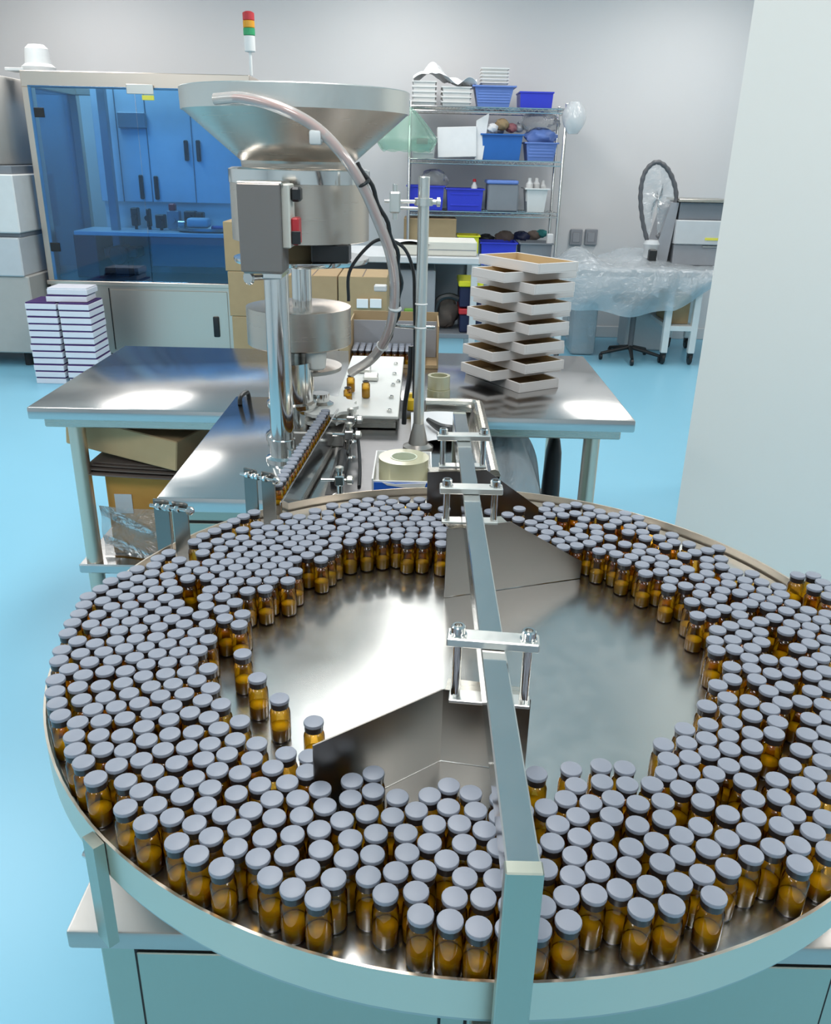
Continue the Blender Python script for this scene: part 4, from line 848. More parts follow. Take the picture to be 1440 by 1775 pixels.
# inside: back cabinet, benches, devices
IY = AY + 0.50
zi = ony(250, 350, IY).z
MB().box(ony(165, 250, IY).x, lx1 - fw - 0.01, IY + 0.005, AY + ADP - fw - 0.01, zi, lzt - 0.04, bev=0.004).build('inner_cabinet', M['labinner'], lm)
MB().box(ony(165, 250, IY).x, lx1 - fw - 0.01, IY + 0.06, AY + ADP - fw - 0.01, lzb, zi, bev=0.0).build('inner_back', M['labband'], lm)
for px in (205, 256, 333): 
    q = ony(px, 250, IY); MB().box(q.x - 0.003, q.x + 0.003, IY + 0.001, IY + 0.006, zi, lzt - 0.05).build('inner_door_gap', M['greybin'], lm)
for px, p0, p1 in ((244, 303, 345), (270, 305, 346), (322, 243, 279), (343, 243, 280)):
    a, b_ = ony(px, p0, IY), ony(px, p1, IY)
    MB().box(a.x - 0.015, a.x + 0.015, IY - 0.02, IY + 0.005, b_.z, a.z, bev=0.006).build('inner_handle', M['dark'], lm)
a, b_ = ony(204, 194, IY), ony(255, 223, IY)
MB().box(a.x, b_.x, IY - 0.03, IY + 0.005, b_.z, a.z, bev=0.006).build('control_screen', M['machinegrey'], lm)
q0, q1 = ony(172, 155, AY + 0.30), ony(192, 395, AY + 0.30)
MB().box(q0.x - 0.02, q0.x + 0.035, AY + 0.28, AY + 0.34, lzb, lzt - 0.03, bev=0.004).build('inner_post', M['machinegrey'], lm)
bz = ony(300, 400, AY + 0.35).z
MB().box(ony(140, 400, AY + .3).x, lx1 - fw - 0.02, AY + 0.16, IY + 0.05, bz - 0.03, bz, bev=0.004).build('inner_bench', M['labinner'], lm)
MB().box(ony(270, 430, AY + .3).x, lx1 - fw - 0.05, AY + 0.18, IY + 0.05, bz - 0.24, bz - 0.03, bev=0.004).build('inner_housing', M['greybin'], lm)
MB().box(ony(140, 430, AY + .3).x, ony(178, 430, AY + .3).x, AY + 0.18, IY + 0.05, lzb, bz - 0.03, bev=0.004).build('inner_housing', M['navy'], lm)
q = ony(352, 410, AY + 0.20); MB().lathe([(0.18, 0.0), (0.205, 0.012), (0.21, 0.03), (0.20, 0.03), (0.18, 0.014), (0.0001, 0.012)], (q.x, AY + 0.29, bz + 0.001), 40, sy=0.55).build('reel_plate', M['dull'], lm)
for px0, py0, px1, py1, mt, dy in ((225, 360, 240, 392, 'dark', .40), (252, 362, 260, 394, 'dark', .38), (268, 372, 286, 396, 'dark', .36), (288, 365, 312, 398, 'machinegrey', .36), (291, 353, 303, 366, 'red', .36),
                                   (318, 366, 340, 388, 'dark', .40), (338, 368, 352, 380, 'dark', .40), (306, 383, 322, 400, 'steel', .3), (365, 392, 392, 400, 'blue', .3)):
    a, b_ = ony(px0, py0, AY + dy), ony(px1, py1, AY + dy)
    zz = max(b_.z, bz + 0.001) if py1 > 385 else b_.z
    m_ = MB()
    if mt in ('dark', 'machinegrey'):
        m_.box(a.x, b_.x, AY + dy, AY + dy + 0.07, zz, a.z, bev=0.006); m_.cyl(((a.x + b_.x) / 2, AY + dy - 0.02, (a.z + zz) / 2), ((a.x + b_.x) / 2, AY + dy + 0.01, (a.z + zz) / 2), 0.02, 12)
        if zz > bz + 0.01: m_.cyl(((a.x + b_.x) / 2, AY + dy + 0.03, bz), ((a.x + b_.x) / 2, AY + dy + 0.03, zz), 0.012, 10)
    else: m_.box(a.x, b_.x, AY + dy, AY + dy + 0.06, zz, a.z, bev=0.008)
    m_.build('label_head', M[mt], lm)
a, b_ = ony(322, 383, AY + .22), ony(362, 405, AY + .22)
MB().box(a.x, b_.x, AY + .22, AY + .32, bz + 0.032, a.z + 0.02, bev=0.02, seg=3).build('white_cloth', M['labinner'], lm)
q = ony(214, 440, AY + 0.3); m_ = MB(); m_.cyl((q.x, AY + 0.18, q.z), (q.x, AY + 0.36, q.z), 0.07, 24, bev=0.01); m_.cyl((q.x, AY + 0.165, q.z), (q.x, AY + 0.18, q.z), 0.035, 16); m_.box(q.x - 0.12, q.x + 0.13, AY + 0.22, AY + 0.40, q.z - 0.02, q.z + 0.05, bev=0.01); m_.box(q.x - 0.05, q.x + 0.05, AY + 0.24, AY + 0.36, lzb, q.z, bev=0.004)
m_.build('drive_motor', M['dark'], lm)
# motor cover and signal tower on the top
q = ony(82, 120, AY + 0.3)
m_ = MB(); m_.lathe([(0.11, lzt), (0.11, lzt + 0.03), (0.085, lzt + 0.05), (0.075, lzt + 0.14), (0.05, lzt + 0.165), (0.0001, lzt + 0.17)], (q.x, AY + 0.16, 0), 28); m_.box(q.x - 0.2, q.x + 0.05, AY + 0.08, AY + 0.24, lzt, lzt + 0.02, bev=0.003)
m_.build('motor_cover', M['white'], lm)
q = ony(432, 60, AY + 0.05); zs = [ony(432, y, AY + 0.05).z for y in (22, 36, 49, 62, 90)]
st = MB().cyl((q.x, AY + 0.05, lzt), (q.x, AY + 0.05, zs[4] + 0.01), 0.011, 12).build('signal_tower', M['white'], lm)
MB().cyl((q.x, AY + 0.05, zs[4]), (q.x, AY + 0.05, zs[3]), 0.036, 20, bev=0.004).build('tower_base', M['white'], st)
for k, mt in ((2, 'green'), (1, 'amberlens'), (0, 'red')):
    MB().cyl((q.x, AY + 0.05, zs[k + 1] + 0.001), (q.x, AY + 0.05, zs[k]), 0.038, 20, bev=0.003).build('tower_lens', M[mt], st)
MB().lathe([(0.036, zs[0]), (0.02, zs[0] + 0.008), (0.0001, zs[0] + 0.01)], (q.x, AY + 0.05, 0), 20).build('tower_top', M['red'], st)

# grey equipment cut by the left edge of the photograph
e = ony(20, 300, 5.9)
eq = thing('grey_equipment', (-3.3, 6.3, 0), 'pale grey and white equipment cabinet with dark strips left of the blue-doored machine', 'machine')
zz = [ony(45, y, 6.0).z for y in (125, 288, 303, 405, 480, 600)]
xr = lx0 - 0.16
MB().box(-3.9, xr + 0.02, 6.0, 6.7, zz[1], zz[0], bev=0.02, seg=2).build('upper_housing', M['beige'], eq)
MB().box(-3.88, xr + 0.10, 6.05, 6.65, zz[2], zz[1], bev=0.004).build('dark_strip', M['greybin'], eq)
MB().box(-3.9, xr + 0.12, 6.0, 6.7, zz[3], zz[2], bev=0.008).build('white_front', M['white'], eq)
MB().box(-3.88, xr + 0.10, 6.04, 6.66, zz[3] - 0.03, zz[3], bev=0.004).build('dark_strip', M['greybin'], eq)
MB().box(-3.9, xr + 0.10, 6.0, 6.7, zz[4], zz[3] - 0.03, bev=0.008).build('grey_front', M['greywhite'], eq)
MB().box(-3.9, xr + 0.12, 6.02, 6.7, 0.10, zz[4], bev=0.008).build('lower_housing', M['beige'], eq)
for sx in (-3.8, xr): 
    for sy in (6.1, 6.6): MB().cyl((sx, sy, 0), (sx, sy, 0.10), 0.03, 12).build('foot', M['shadowgap'], eq)
# ================================================================ wire rack at the back wall
RYf, RYb = 7.08, 7.50
rx0, rx1 = ony(709, 280, RYf).x, ony(975, 280, RYf).x
rk = thing('wire_rack', ((rx0 + rx1) / 2, (RYf + RYb) / 2, 0), 'chrome wire storage rack of four shelves, loaded with bins, against the grey back wall', 'rack')
SZ = [(ony(709, y, RYf).z + ony(975, y + 8, RYf).z) / 2 for y in (181, 273, 363)] + [0.66]
RT = SZ[0] + 0.03
for px in (rx0, rx1):
    for py in (RYf, RYb):
        MB().lathe([(0.016, 0.0), (0.016, 0.02), (0.0125, 0.022), (0.0125, RT), (0.010, RT + 0.006)], (px, py, 0), 14).build('rack_post', M['chrome'], rk)
for z in SZ:
    mb = MB()
    for yy in (RYf, RYb):
        mb.tube([(rx0, yy, z - 0.004), (rx1, yy, z - 0.004)], 0.0045, 8); mb.tube([(rx0, yy, z - 0.034), (rx1, yy, z - 0.034)], 0.0045, 8)
        n = 26; pts = [(rx0 + (rx1 - rx0) * i / (2 * n), yy, z - 0.006 - 0.026 * (i % 2)) for i in range(2 * n + 1)]; mb.tube(pts, 0.002, 5)
    for xx in (rx0, rx1):
        mb.tube([(xx, RYf, z - 0.004), (xx, RYb, z - 0.004)], 0.0045, 8); mb.tube([(xx, RYf, z - 0.034), (xx, RYb, z - 0.034)], 0.0045, 8)
    for i in range(1, 44): xx = rx0 + (rx1 - rx0) * i / 44; mb.tube([(xx, RYf, z - 0.003), (xx, RYb, z - 0.003)], 0.0022, 5)
    for yy in (RYf + 0.14, RYf + 0.28): mb.tube([(rx0, yy, z - 0.007), (rx1, yy, z - 0.007)], 0.003, 6)
    mb.build('rack_shelf', M['chrome'], rk)
def px_bin(name, x0, y0, x1, y1, z, mat, label, cat='bin', yf=RYf + 0.03, dep=0.30, taper=0.86, lip=0.012, group=None, ribs=0):
    a, b_ = ony(x0, y0, yf), ony(x1, y1, yf); h = max(0.03, a.z - z)
    o = MB().bin(a.x, b_.x, yf, yf + dep, z + 0.001, z + h, 0.005, taper, lip).build(name, mat); recenter(o); tag(o, label, cat, group)
    if ribs:
        w = (b_.x - a.x) * 0.5 * 0.72; cx = (a.x + b_.x) / 2
        for k in range(ribs):
            zz = z + h * (0.25 + 0.5 * k / max(1, ribs - 1))
            s = taper + (1 - taper) * (zz - z) / h
            yy = (yf + dep / 2) - (dep / 2 - lip) * s
            MB().box(cx - w, cx + w, yy - 0.004, yy + 0.002, zz - 0.006, zz + 0.006, bev=0.002).build('rib', mat, o)
    return o
def px_box(name, x0, y0, x1, y1, z, mat, label, cat='box', yf=RYf + 0.03, dep=0.28, bev=0.004, rot=None, group=None):
    a, b_ = ony(x0, y0, yf), ony(x1, y1, yf); h = a.z - z
    o = MB().box(a.x, b_.x, yf, yf + dep, z + 0.001, z + h, bev=bev).build(name, mat); recenter(o); tag(o, label, cat, group)
    if rot is not None: o.rotation_euler = rot
    return o
z1, z2, z3, z4 = SZ
# top shelf
for (xa, xb, n, l) in ((714, 757, 5, 'left'), (765, 818, 4, 'right')):
    a, b_ = ony(xa, 150, RYf + 0.04), ony(xb, 150, RYf + 0.04); hh = 0.034
    for k in range(n):
        o = MB().bin(a.x, b_.x, RYf + 0.04, RYf + 0.34, z1 + 0.001 + k * hh, z1 + k * hh + hh, 0.004, 0.95, 0.010).build('white_tray', M['white'])
        recenter(o); tag(o, 'shallow white plastic tray on the top rack shelf, ' + ('lowest' if k == 0 else 'topmost' if k == n - 1 else ordn[k] + ' up') + ' of the ' + l + ' pile', 'tray', 'white trays on the top rack shelf')
q0, q1 = ony(716, 138, RYf + 0.05), ony(826, 160, RYf + 0.05)
def fn(u, v):
    x = q0.x + (q1.x - q0.x) * u; y = RYf + 0.02 + 0.34 * v
    base = z1 + (0.172 if u < 0.38 else 0.172 - 0.034 * min(1, (u - 0.38) / 0.1))
    return Vector((x, y, base + 0.006 + 0.10 * math.exp(-((u - 0.33) / 0.22) ** 2) * (0.35 + 0.65 * math.sin(math.pi * v)) + 0.030 * abs(math.sin(9 * u + 6 * v)) * abs(math.cos(5 * v - 7 * u)) + 0.03 * u * abs(math.sin(6 * v + 9 * u))))
o = MB().grid(fn, 30, 14, 0.0015).build('plastic_sheet', M['paper'], angle=25); recenter(o); tag(o, 'crumpled white plastic sheet heaped over the two piles of white trays', 'film')
px_bin('plastic_basket', 819, 147, 894, 180, z1, M['lightblue'], 'light blue ribbed basket on the top rack shelf under a pile of white dishes', 'basket', taper=0.8, lip=0.02, ribs=5)
a, b_ = ony(833, 140, RYf + 0.08), ony(882, 140, RYf + 0.08); zb_ = ony(850, 147, RYf + 0.03).z
for k in range(5):
    o = MB().bin(a.x, b_.x, RYf + 0.08, RYf + 0.28, zb_ + 0.001 + 0.024 * k - (0.008 if k == 0 else 0.0), zb_ + 0.024 * (k + 1), 0.004, 0.92, 0.010).build('white_dish', M['white']); recenter(o)
    tag(o, 'shallow white dish above the light blue basket, ' + ('lowest' if k == 0 else 'topmost' if k == 4 else ordn[k] + ' up') + ' of its pile', 'dish', 'white dishes in the light blue basket')
px_bin('storage_bin', 901, 158, 959, 186, z1, M['royal'], 'deep blue storage bin at the right end of the top rack shelf', taper=0.95, lip=0.006, ribs=0)
# second shelf
o = px_bin('storage_bin', 711, 236, 757, 270, z2, M['white'], 'white bin with dull red label at the left end of the second rack shelf', taper=0.9, ribs=3)
a, b_ = ony(722, 240, RYf + 0.02), ony(741, 250, RYf + 0.02); MB().box(a.x, b_.x, RYf + 0.028, RYf + 0.034, b_.z, a.z).build('red_label', M['pinkprint'], o)
o = px_box('white_carton', 760, 219, 826, 265, z2 + 0.012, M['paper'], 'plain white carton, slightly tipped, on the second rack shelf', rot=(0, math.radians(-2.5), 0))
a, b_ = ony(786, 235, RYf), ony(801, 237, RYf)
MB().box(-0.04, 0.04, -0.142, -0.1395, 0.118, 0.122).build('faint_print', M['greywhite'], o)
a, b_ = ony(826, 198, RYf + 0.05), ony(845, 258, RYf + 0.05)
o = MB().prism([(0, 0), ((b_.x - a.x) * 0.62, 0), (b_.x - a.x, a.z - z2 + 0.01), (0.0, a.z - z2 - 0.045)], (0, 0.006, 0.0), (a.x, RYf + 0.05, z2 + 0.001)).build('white_board', M['paper']); recenter(o); tag(o, 'white board standing between the white carton and the dark blue bin', 'board')
px_bin('storage_bin', 833, 231, 907, 275, z2, M['blue'], 'dark blue storage bin overflowing with packets on the second rack shelf', taper=0.9, lip=0.014)
def blob(name, px, py, y, r, mat, label, cat, sx=1, sz=1, seed=0, group=None):
    q = ony(px, py, y)
    def fn(u, v):
        a = 2 * math.pi * u; b = math.pi * (v - 0.5); k = 1 + 0.12 * math.sin(4 * a + seed + 5 * b) * math.cos(b) + 0.07 * math.sin(9 * a + 3 * b)
        return Vector((q.x + r * sx * k * math.cos(a) * max(.02, math.cos(b)), y + r * 0.8 * k * math.sin(a) * max(.02, math.cos(b)), q.z + r * sz * k * math.sin(b)))
    o = MB().grid(fn, 22, 12).build(name, mat, angle=50); recenter(o); return tag(o, label, cat, group)
for k, (px, py, r, mt) in enumerate(((853, 222, .045, 'paper'), (870, 216, .055, 'card2'), (886, 222, .045, 'pinkprint'), (899, 222, .04, 'greywhite'), (864, 226, .045, 'greywhite'))):
    blob('packet', px, py, RYf + 0.08 + 0.045 * k, r, M[mt], ('white', 'tan', 'dull red', 'pale grey', 'light grey bottom')[k] + ' crumpled packet poking out of the dark blue bin', 'packet', 0.95, 0.75, 2.3 * k, 'packets in the dark blue bin')
px_bin('plastic_basket', 910, 246, 967, 276, z2, M['lightblue'], 'light blue ribbed basket holding a blue bag on the second rack shelf', 'basket', taper=0.85, lip=0.014, ribs=4)
blob('plastic_bag', 937, 238, RYf + 0.18, 0.11, M['lightblue'], 'crumpled blue bag in the light blue basket on the second rack shelf', 'bag', 1.1, 0.6, 1)
blob('clear_bag', 935, 214, RYf + 0.22, 0.13, M['wrapfilm'], 'clear plastic bag heaped over the blue bag in the light blue basket', 'bag', 1.2, 0.6, 3)
# third shelf
px_bin('storage_bin', 704, 321, 771, 360, z3, M['royal'], 'royal blue bin at the left end of the third rack shelf', taper=0.93)
px_bin('storage_bin', 772, 326, 839, 360, z3, M['royal'], 'royal blue bin second from the left on the third rack shelf', taper=0.93, ribs=2)
q = ony(822, 318, RYf + 0.12); m_ = MB(); m_.lathe([(0.022, -0.10), (0.024, -0.02), (0.012, 0.0), (0.012, 0.012)], (q.x, RYf + 0.12, q.z), 14); o = m_.build('bottle', M['white']); recenter(o); tag(o, 'small white bottle with red top inside the royal blue bin', 'bottle')
m_ = MB(); m_.lathe([(0.014, 0.012), (0.014, 0.03), (0.010, 0.034)], (q.x, RYf + 0.12, q.z), 14); m_.build('cap', M['red'], o)
blob('clear_bag', 752, 312, RYf + 0.18, 0.10, M['wrapfilm'], 'clear crumpled bag sticking out of the leftmost royal blue bin', 'bag', 1.1, 0.8, 2)
o = px_box('lidded_box', 846, 318, 897, 364, z3, M['greybin'], 'grey storage box with pale blue lid on the third rack shelf', bev=0.01)
a, b_ = ony(844, 313, RYf + .02), ony(899, 320, RYf + .02); MB().box(a.x, b_.x, RYf + 0.02, RYf + 0.32, b_.z, a.z + 0.004, bev=0.008).build('lid', M['lightblue'], o)
for k, (px, py) in enumerate(((893, 308), (901, 313))):
    pass
px_bin('plastic_basket', 910, 326, 951, 365, z3, M['white'], 'small white basket of white bottles on the third rack shelf', 'basket', taper=0.82, lip=0.018)
q0 = ony(918, 335, RYf + .034); q1 = ony(942, 338, RYf + .034)
for k, px in enumerate((918, 930, 941)):
    q = ony(px, 314 + (k == 2) * 4, RYf + 0.10 + 0.04 * k)
    m_ = MB(); m_.lathe([(0.026, -0.15), (0.028, -0.02), (0.014, 0.0), (0.014, 0.02), (0.008, 0.024)], (q.x, RYf + 0.10 + 0.05 * k, q.z), 14); o = m_.build('bottle', M['white']); recenter(o)
    tag(o, 'white bottle in the small white basket, ' + ('left one', 'middle one', 'right one')[k] + ' of three', 'bottle', 'white bottles in the small basket')
# fourth shelf
px_box('carton', 700, 378, 790, 416, z4, M['card2'], 'long brown carton on the lowest rack shelf, behind the cream boxes', dep=0.30)
px_bin('storage_bin', 792, 408, 832, 425, z4, M['yellow'], 'bright yellow bin on the lowest rack shelf', taper=0.95, dep=0.25)
px_bin('storage_bin', 832, 420, 897, 437, z4, M['royal'], 'shallow royal blue bin on the lowest rack shelf behind the tray stack', taper=0.95)
for k, (px, py, r, mt, nm) in enumerate(((842, 415, .07, 'dark', 'black'), (875, 412, .085, 'kraftgrey', 'dark brown'), (903, 412, .08, 'navy', 'dark navy'), (925, 408, .06, 'kraftgrey', 'dark grey'), (938, 405, .05, 'teal', 'teal'))):
    blob('cloth_bundle', px, py, RYf + 0.36, r * 0.8, M[mt], nm + ' cloth bundle on the lowest rack shelf, behind the shallow blue bin' if k < 3 else nm + ' cloth bundle at the right end of the lowest rack shelf', 'cloth', 1.2, 0.8, k)
px_bin('storage_bin', 900, 421, 958, 447, z4, M['greybin'], 'grey open bin at the right end of the lowest rack shelf', taper=0.95, ribs=1)
q = ony(954, 412, RYf + .1); m_ = MB(); m_.box(q.x - 0.03, q.x + 0.02, RYf + 0.08, RYf + 0.13, z4 + 0.001, q.z + 0.03, bev=0.005); o = m_.build('white_pack', M['paper']); recenter(o); tag(o, 'small white pack by the right rack post on the lowest shelf', 'pack')
# hanging bags
q = ony(700, 190, RYf)
def fn(u, v):
    a = 2 * math.pi * u; w = 0.02 + 0.25 * v ** 0.8 * (1 - 0.35 * max(0, v - .75) * 4)
    return Vector((rx0 - 0.02 + w * 1.05 * math.cos(a) * (1 + .06 * math.sin(5 * a)) + 0.0 * v, RYf - 0.06 + 0.09 * w / .27 * math.sin(a), z1 - 0.02 - 0.30 * v + 0.01 * math.sin(5 * a)))
o = MB().grid(fn, 30, 12).build('net_bag', M['greennet'], angle=60); recenter(o); tag(o, 'pale green see-through film bag hanging from the left rack post', 'bag')
q = ony(990, 200, RYf)
def fn(u, v):
    a = 2 * math.pi * u; s = math.sin(math.pi * (0.08 + 0.84 * v)) ** 0.6
    return Vector((rx1 + 0.055 + 0.085 * s * math.cos(a) * (1 + .1 * math.sin(4 * a + 6 * v)), RYf - 0.03 + 0.07 * s * math.sin(a), z1 + 0.045 - 0.22 * v))
o = MB().grid(fn, 26, 14).build('clear_bag', M['bagfilm'], angle=40); recenter(o); tag(o, 'clear crumpled plastic bag hanging on the right rack post', 'bag')

# ================================================================ grey bench behind the filling machine
GY = 5.3
gx0, gx1 = ony(560, 458, GY).x, ony(832, 458, GY).x
gz = ony(770, 446, GY).z
gb = thing('work_bench', ((gx0 + gx1) / 2, GY + 0.35, 0), 'grey-white workbench in front of the wire rack with bins stored underneath', 'bench')
MB().box(gx0, gx1, GY, GY + 0.62, gz - 0.04, gz, bev=0.005).build('bench_top', M['greywhite'], gb)
for sx in (gx0 + 0.03, gx1 - 0.03):
    for sy in (GY + 0.03, GY + 0.59): MB().box(sx - 0.02, sx + 0.02, sy - 0.02, sy + 0.02, 0, gz - 0.04, bev=0.003).build('leg', M['greywhite'], gb)
gs = ony(800, 580, GY).z
MB().box(gx0 + 0.01, gx1 - 0.01, GY + 0.02, GY + 0.60, gs - 0.03, gs, bev=0.003).build('bench_shelf', M['greybin'], gb)
MB().box(gx0 + 0.01, gx1 - 0.01, GY + 0.595, GY + 0.605, gs, gz - 0.04).build('back_panel', M['greybin'], gb)
def bench_box(name, x0, y0, x1, y1, mat, label, cat, z=None, yf=GY + 0.06, dep=0.3, lid=None, bev=0.006):
    a, b_ = ony(x0, y0, yf), ony(x1, y1, yf); z = b_.z if z is None else z
    o = MB().box(a.x, b_.x, yf, yf + dep, z + 0.001, a.z, bev=bev).build(name, mat); recenter(o); tag(o, label, cat)
    if lid is not None:
        m_ = MB(); m_.box(a.x - 0.008, b_.x + 0.008, yf - 0.008, yf + dep + 0.008, a.z, a.z + 0.035, bev=0.006); m_.build('lid', lid, o)
    return o
o = bench_box('cream_box', 742, 418, 826, 446, M['cream'], 'long cream boxed unit with dark seam on top of the grey workbench', 'box', z=gz)
a = ony(742, 432, GY + .06); MB().box(a.x + 0.002, a.x + 0.29, GY + 0.0585, GY + 0.061, a.z - 0.004, a.z).build('seam', M['greybin'], o)
q0, q1 = ony(682, 415, GY + .1), ony(745, 423, GY + .1)
def fn(u, v): return Vector((q0.x + (q1.x - q0.x) * u, GY + 0.08 + 0.25 * v, gz + 0.045 + 0.035 * math.sin(math.pi * u) + 0.006 * math.sin(7 * v + 8 * u)))
o = bench_box('cream_box', 684, 424, 740, 446, M['cream'], 'short cream box at the left on the grey workbench, under white paper', 'box', z=gz)
zz = ony(690, 424, GY + .06).z
def fn(u, v): return Vector((q0.x + (q1.x - q0.x) * u, GY + 0.05 + 0.3 * v, zz + 0.003 + 0.02 * math.sin(math.pi * u) ** 2 * (1 - v) + 0.003 * (1 + math.sin(7 * v + 8 * u))))
o = MB().grid(fn, 12, 8, 0.001).build('paper_sheet', M['paper']); recenter(o); tag(o, 'white paper sheet draped on the short cream box behind the steel rod', 'paper')
bench_box('storage_box', 797, 497, 834, 527, M['navy'], 'navy storage box with bright yellow lid under the grey workbench', 'box', z=ony(800, 533, GY + .06).z + 0.0, lid=M['yellow'])
bench_box('storage_box', 797, 545, 834, 580, M['navy'], 'navy storage box with red lid standing on the lower bench shelf', 'box', z=gs, lid=M['red'])
blob('dark_sack', 772, 540, GY + 0.20, 0.075, M['kraftgrey'], 'dark sack slumped on the lower bench shelf beside the navy boxes', 'bag', 1.1, 1.3, 2)
m_ = MB(); m_.tube(smooth_path([ony(752, 545, GY + .1), ony(760, 520, GY + .1), ony(778, 513, GY + .1), ony(795, 518, GY + .1)], 16), 0.02, 8); o = m_.build('black_hose', M['dark']); recenter(o); tag(o, 'thick black hose looped under the grey workbench', 'hose')
bench_box('grey_cabinet', 690, 468, 752, 575, M['machinegrey'], 'plain grey cabinet standing on the lower bench shelf behind the steel rod', 'cabinet', z=gs, dep=0.4)
bench_box('green_box', 700, 535, 718, 575, M['leafgreen'], 'small leaf green box in front of the grey cabinet', 'box', yf=GY + 0.04, dep=0.05, z=gs)
# cardboard cartons between bench and labelling machine
cart = [(392, 384, 432, 470, 5.15, 'tan carton at the top of the tall pile beside the blue-doored machine'), (394, 470, 440, 548, 5.15, 'tan carton in the middle of the tall pile beside the blue-doored machine'),
        (396, 548, 440, 640, 5.15, 'tan carton at the bottom of the tall pile beside the blue-doored machine')]
zs = [ony(400, y, 5.15).z for y in (384, 470, 548)]
tops = [zs[0], zs[1], zs[2]]; bots = [zs[1], zs[2], 0.0]
xa, xb = ony(393, 500, 5.15).x, ony(470, 500, 5.15).x
for k in range(3):
    carton(xa + 0.01 * k, xb, 5.15, 5.5, bots[k] + 0.001, tops[k] - 0.001, M['card2'], 'carton', cart[k][5], group='cartons piled beside the blue-doored machine')
a, b_ = ony(498, 478, 4.75), ony(672, 478, 4.75); ch = ony(580, 478, 4.75).z
nb = 2
w = (b_.x - a.x) / 2
for k in range(2):
    for j in range(3):
        zlo, zhi = ch * j / 3, ch * (j + 1) / 3
        carton(a.x + w * k + 0.003, a.x + w * (k + 1) - 0.003, 4.75, 5.10, zlo + 0.001, zhi - 0.001, M['card2'] if (k + j) % 2 else M['card'], 'carton',
               'brown carton behind the small steel drum, ' + ('bottom', 'middle', 'top')[j] + ' of the ' + ('left' if k == 0 else 'right') + ' pile', group='cartons piled behind the filling machine')
for k, (px, nm) in enumerate(((628, 'left'), (651, 'right'))):
    p0, p1 = ony(px - 10, 518, 4.74), ony(px + 10, 534, 4.74)
    o = MB().box(p0.x, p1.x, 4.735, 4.748, p1.z, p0.z, bev=0.002).build('paper_label', M['paper']); recenter(o); tag(o, 'pale paper label on the brown cartons near the hose, ' + nm + ' one of two', 'label')

# ================================================================ film-covered bench and machine at the right
WYf = 6.55
wx0, wx1 = ony(966, 470, WYf).x, ony(1262, 480, WYf).x
wz = (ony(985, 462, WYf).z + ony(1230, 476, WYf).z) / 2
wb = thing('film_covered_bench', ((wx0 + wx1) / 2, WYf + 0.4, 0), 'pale workbench on white legs with castors, covered by plastic film, by the back wall', 'bench')
MB().box(wx0, wx1, WYf, WYf + 0.75, wz - 0.045, wz, bev=0.005).build('bench_top', M['greywhite'], wb)
for sx in (wx0 + 0.05, ony(1158, 570, WYf).x, ony(1205, 575, WYf).x, wx1 - 0.03):
    for sy in ((WYf + 0.05, WYf + 0.69)):
        l = MB().box(sx - 0.025, sx + 0.025, sy - 0.025, sy + 0.025, 0.09, wz - 0.045, bev=0.004).build('leg', M['white'], wb)
        m_ = MB(); m_.cyl((sx - 0.012, sy, 0.04), (sx + 0.012, sy, 0.04), 0.04, 18, bev=0.005); m_.box(sx - 0.02, sx + 0.02, sy - 0.015, sy + 0.015, 0.05, 0.09); m_.build('castor', M['dark'], l)
sx0, sx1 = ony(1158, 570, WYf).x, ony(1205, 575, WYf).x
MB().box(sx0, sx1, WYf + 0.03, WYf + 0.07, 0.26, 0.30, bev=0.003).build('brace', M['white'], wb)
carton(sx0 + 0.03, sx1 - 0.03, WYf + 0.12, WYf + 0.5, 0.302, 0.52, M['card2'], 'carton', 'brown carton held between the white bench legs by the column', tape=False)
MB().box(sx0, sx1, WYf + 0.08, WYf + 0.55, 0.27, 0.30).build('brace_shelf', M['white'], wb)
def fn(u, v):
    x = wx0 - 0.01 + (wx1 - wx0 - 0.02) * u
    drop = 0.33 * (0.78 + 0.22 * math.sin(math.pi * min(1, u * 1.15)) - 0.55 * max(0, u - 0.72) / 0.28) + 0.015 * math.sin(17 * u)
    if v < 0.5:
        t = v / 0.5; y = WYf + 0.62 * (1 - t) - 0.012 * t
        hump = 0.13 * math.exp(-((u - 0.15) / 0.13) ** 2) * math.sin(math.pi * min(1, (1 - t) * 1.3)) + 0.10 * math.exp(-((u - 0.55) / 0.2) ** 2) * (1 - t)
        return Vector((x, y, wz + 0.006 + max(0, hump) + 0.008 * abs(math.sin(23 * u + 9 * t))))
    t = (v - 0.5) / 0.5
    return Vector((x, WYf - 0.014 - 0.03 * math.sin(math.pi * t) - 0.016 * (1 + math.sin(21 * u + 5 * t)) * t, wz + 0.005 - drop * t))
o = MB().grid(fn, 60, 28).build('plastic_film', M['milkfilm'], angle=60); recenter(o); tag(o, 'sheet of milky plastic film draped over the bench top and hanging down its front', 'film')
# wall sockets
for k, px in enumerate((998, 1024)):
    q = ony(px, 411, WY - 0.013)
    o = MB().box(q.x - 0.052, q.x + 0.052, WY - 0.03, WY, q.z - 0.066, q.z + 0.066, bev=0.006).build('wall_socket', M['socket']); tag(recenter(o), 'grey wall socket plate above the film-covered bench, ' + ('left' if k == 0 else 'right') + ' of the pair', 'socket', 'wall sockets')
    MB().box(q.x - 0.032, q.x + 0.032, WY - 0.034, WY - 0.03, q.z - 0.04, q.z + 0.04, bev=0.004).build('socket_face', M['machinegrey'], o)
q = ony(1026, 428, WYf + 0.5); m_ = MB(); m_.box(q.x - 0.06, q.x + 0.06, WYf + 0.45, WYf + 0.55, wz + 0.016, wz + 0.09, bev=0.02, seg=2); m_.cyl((q.x + 0.05, WYf + 0.5, wz + 0.06), (q.x + 0.11, WYf + 0.5, wz + 0.05), 0.018, 10)
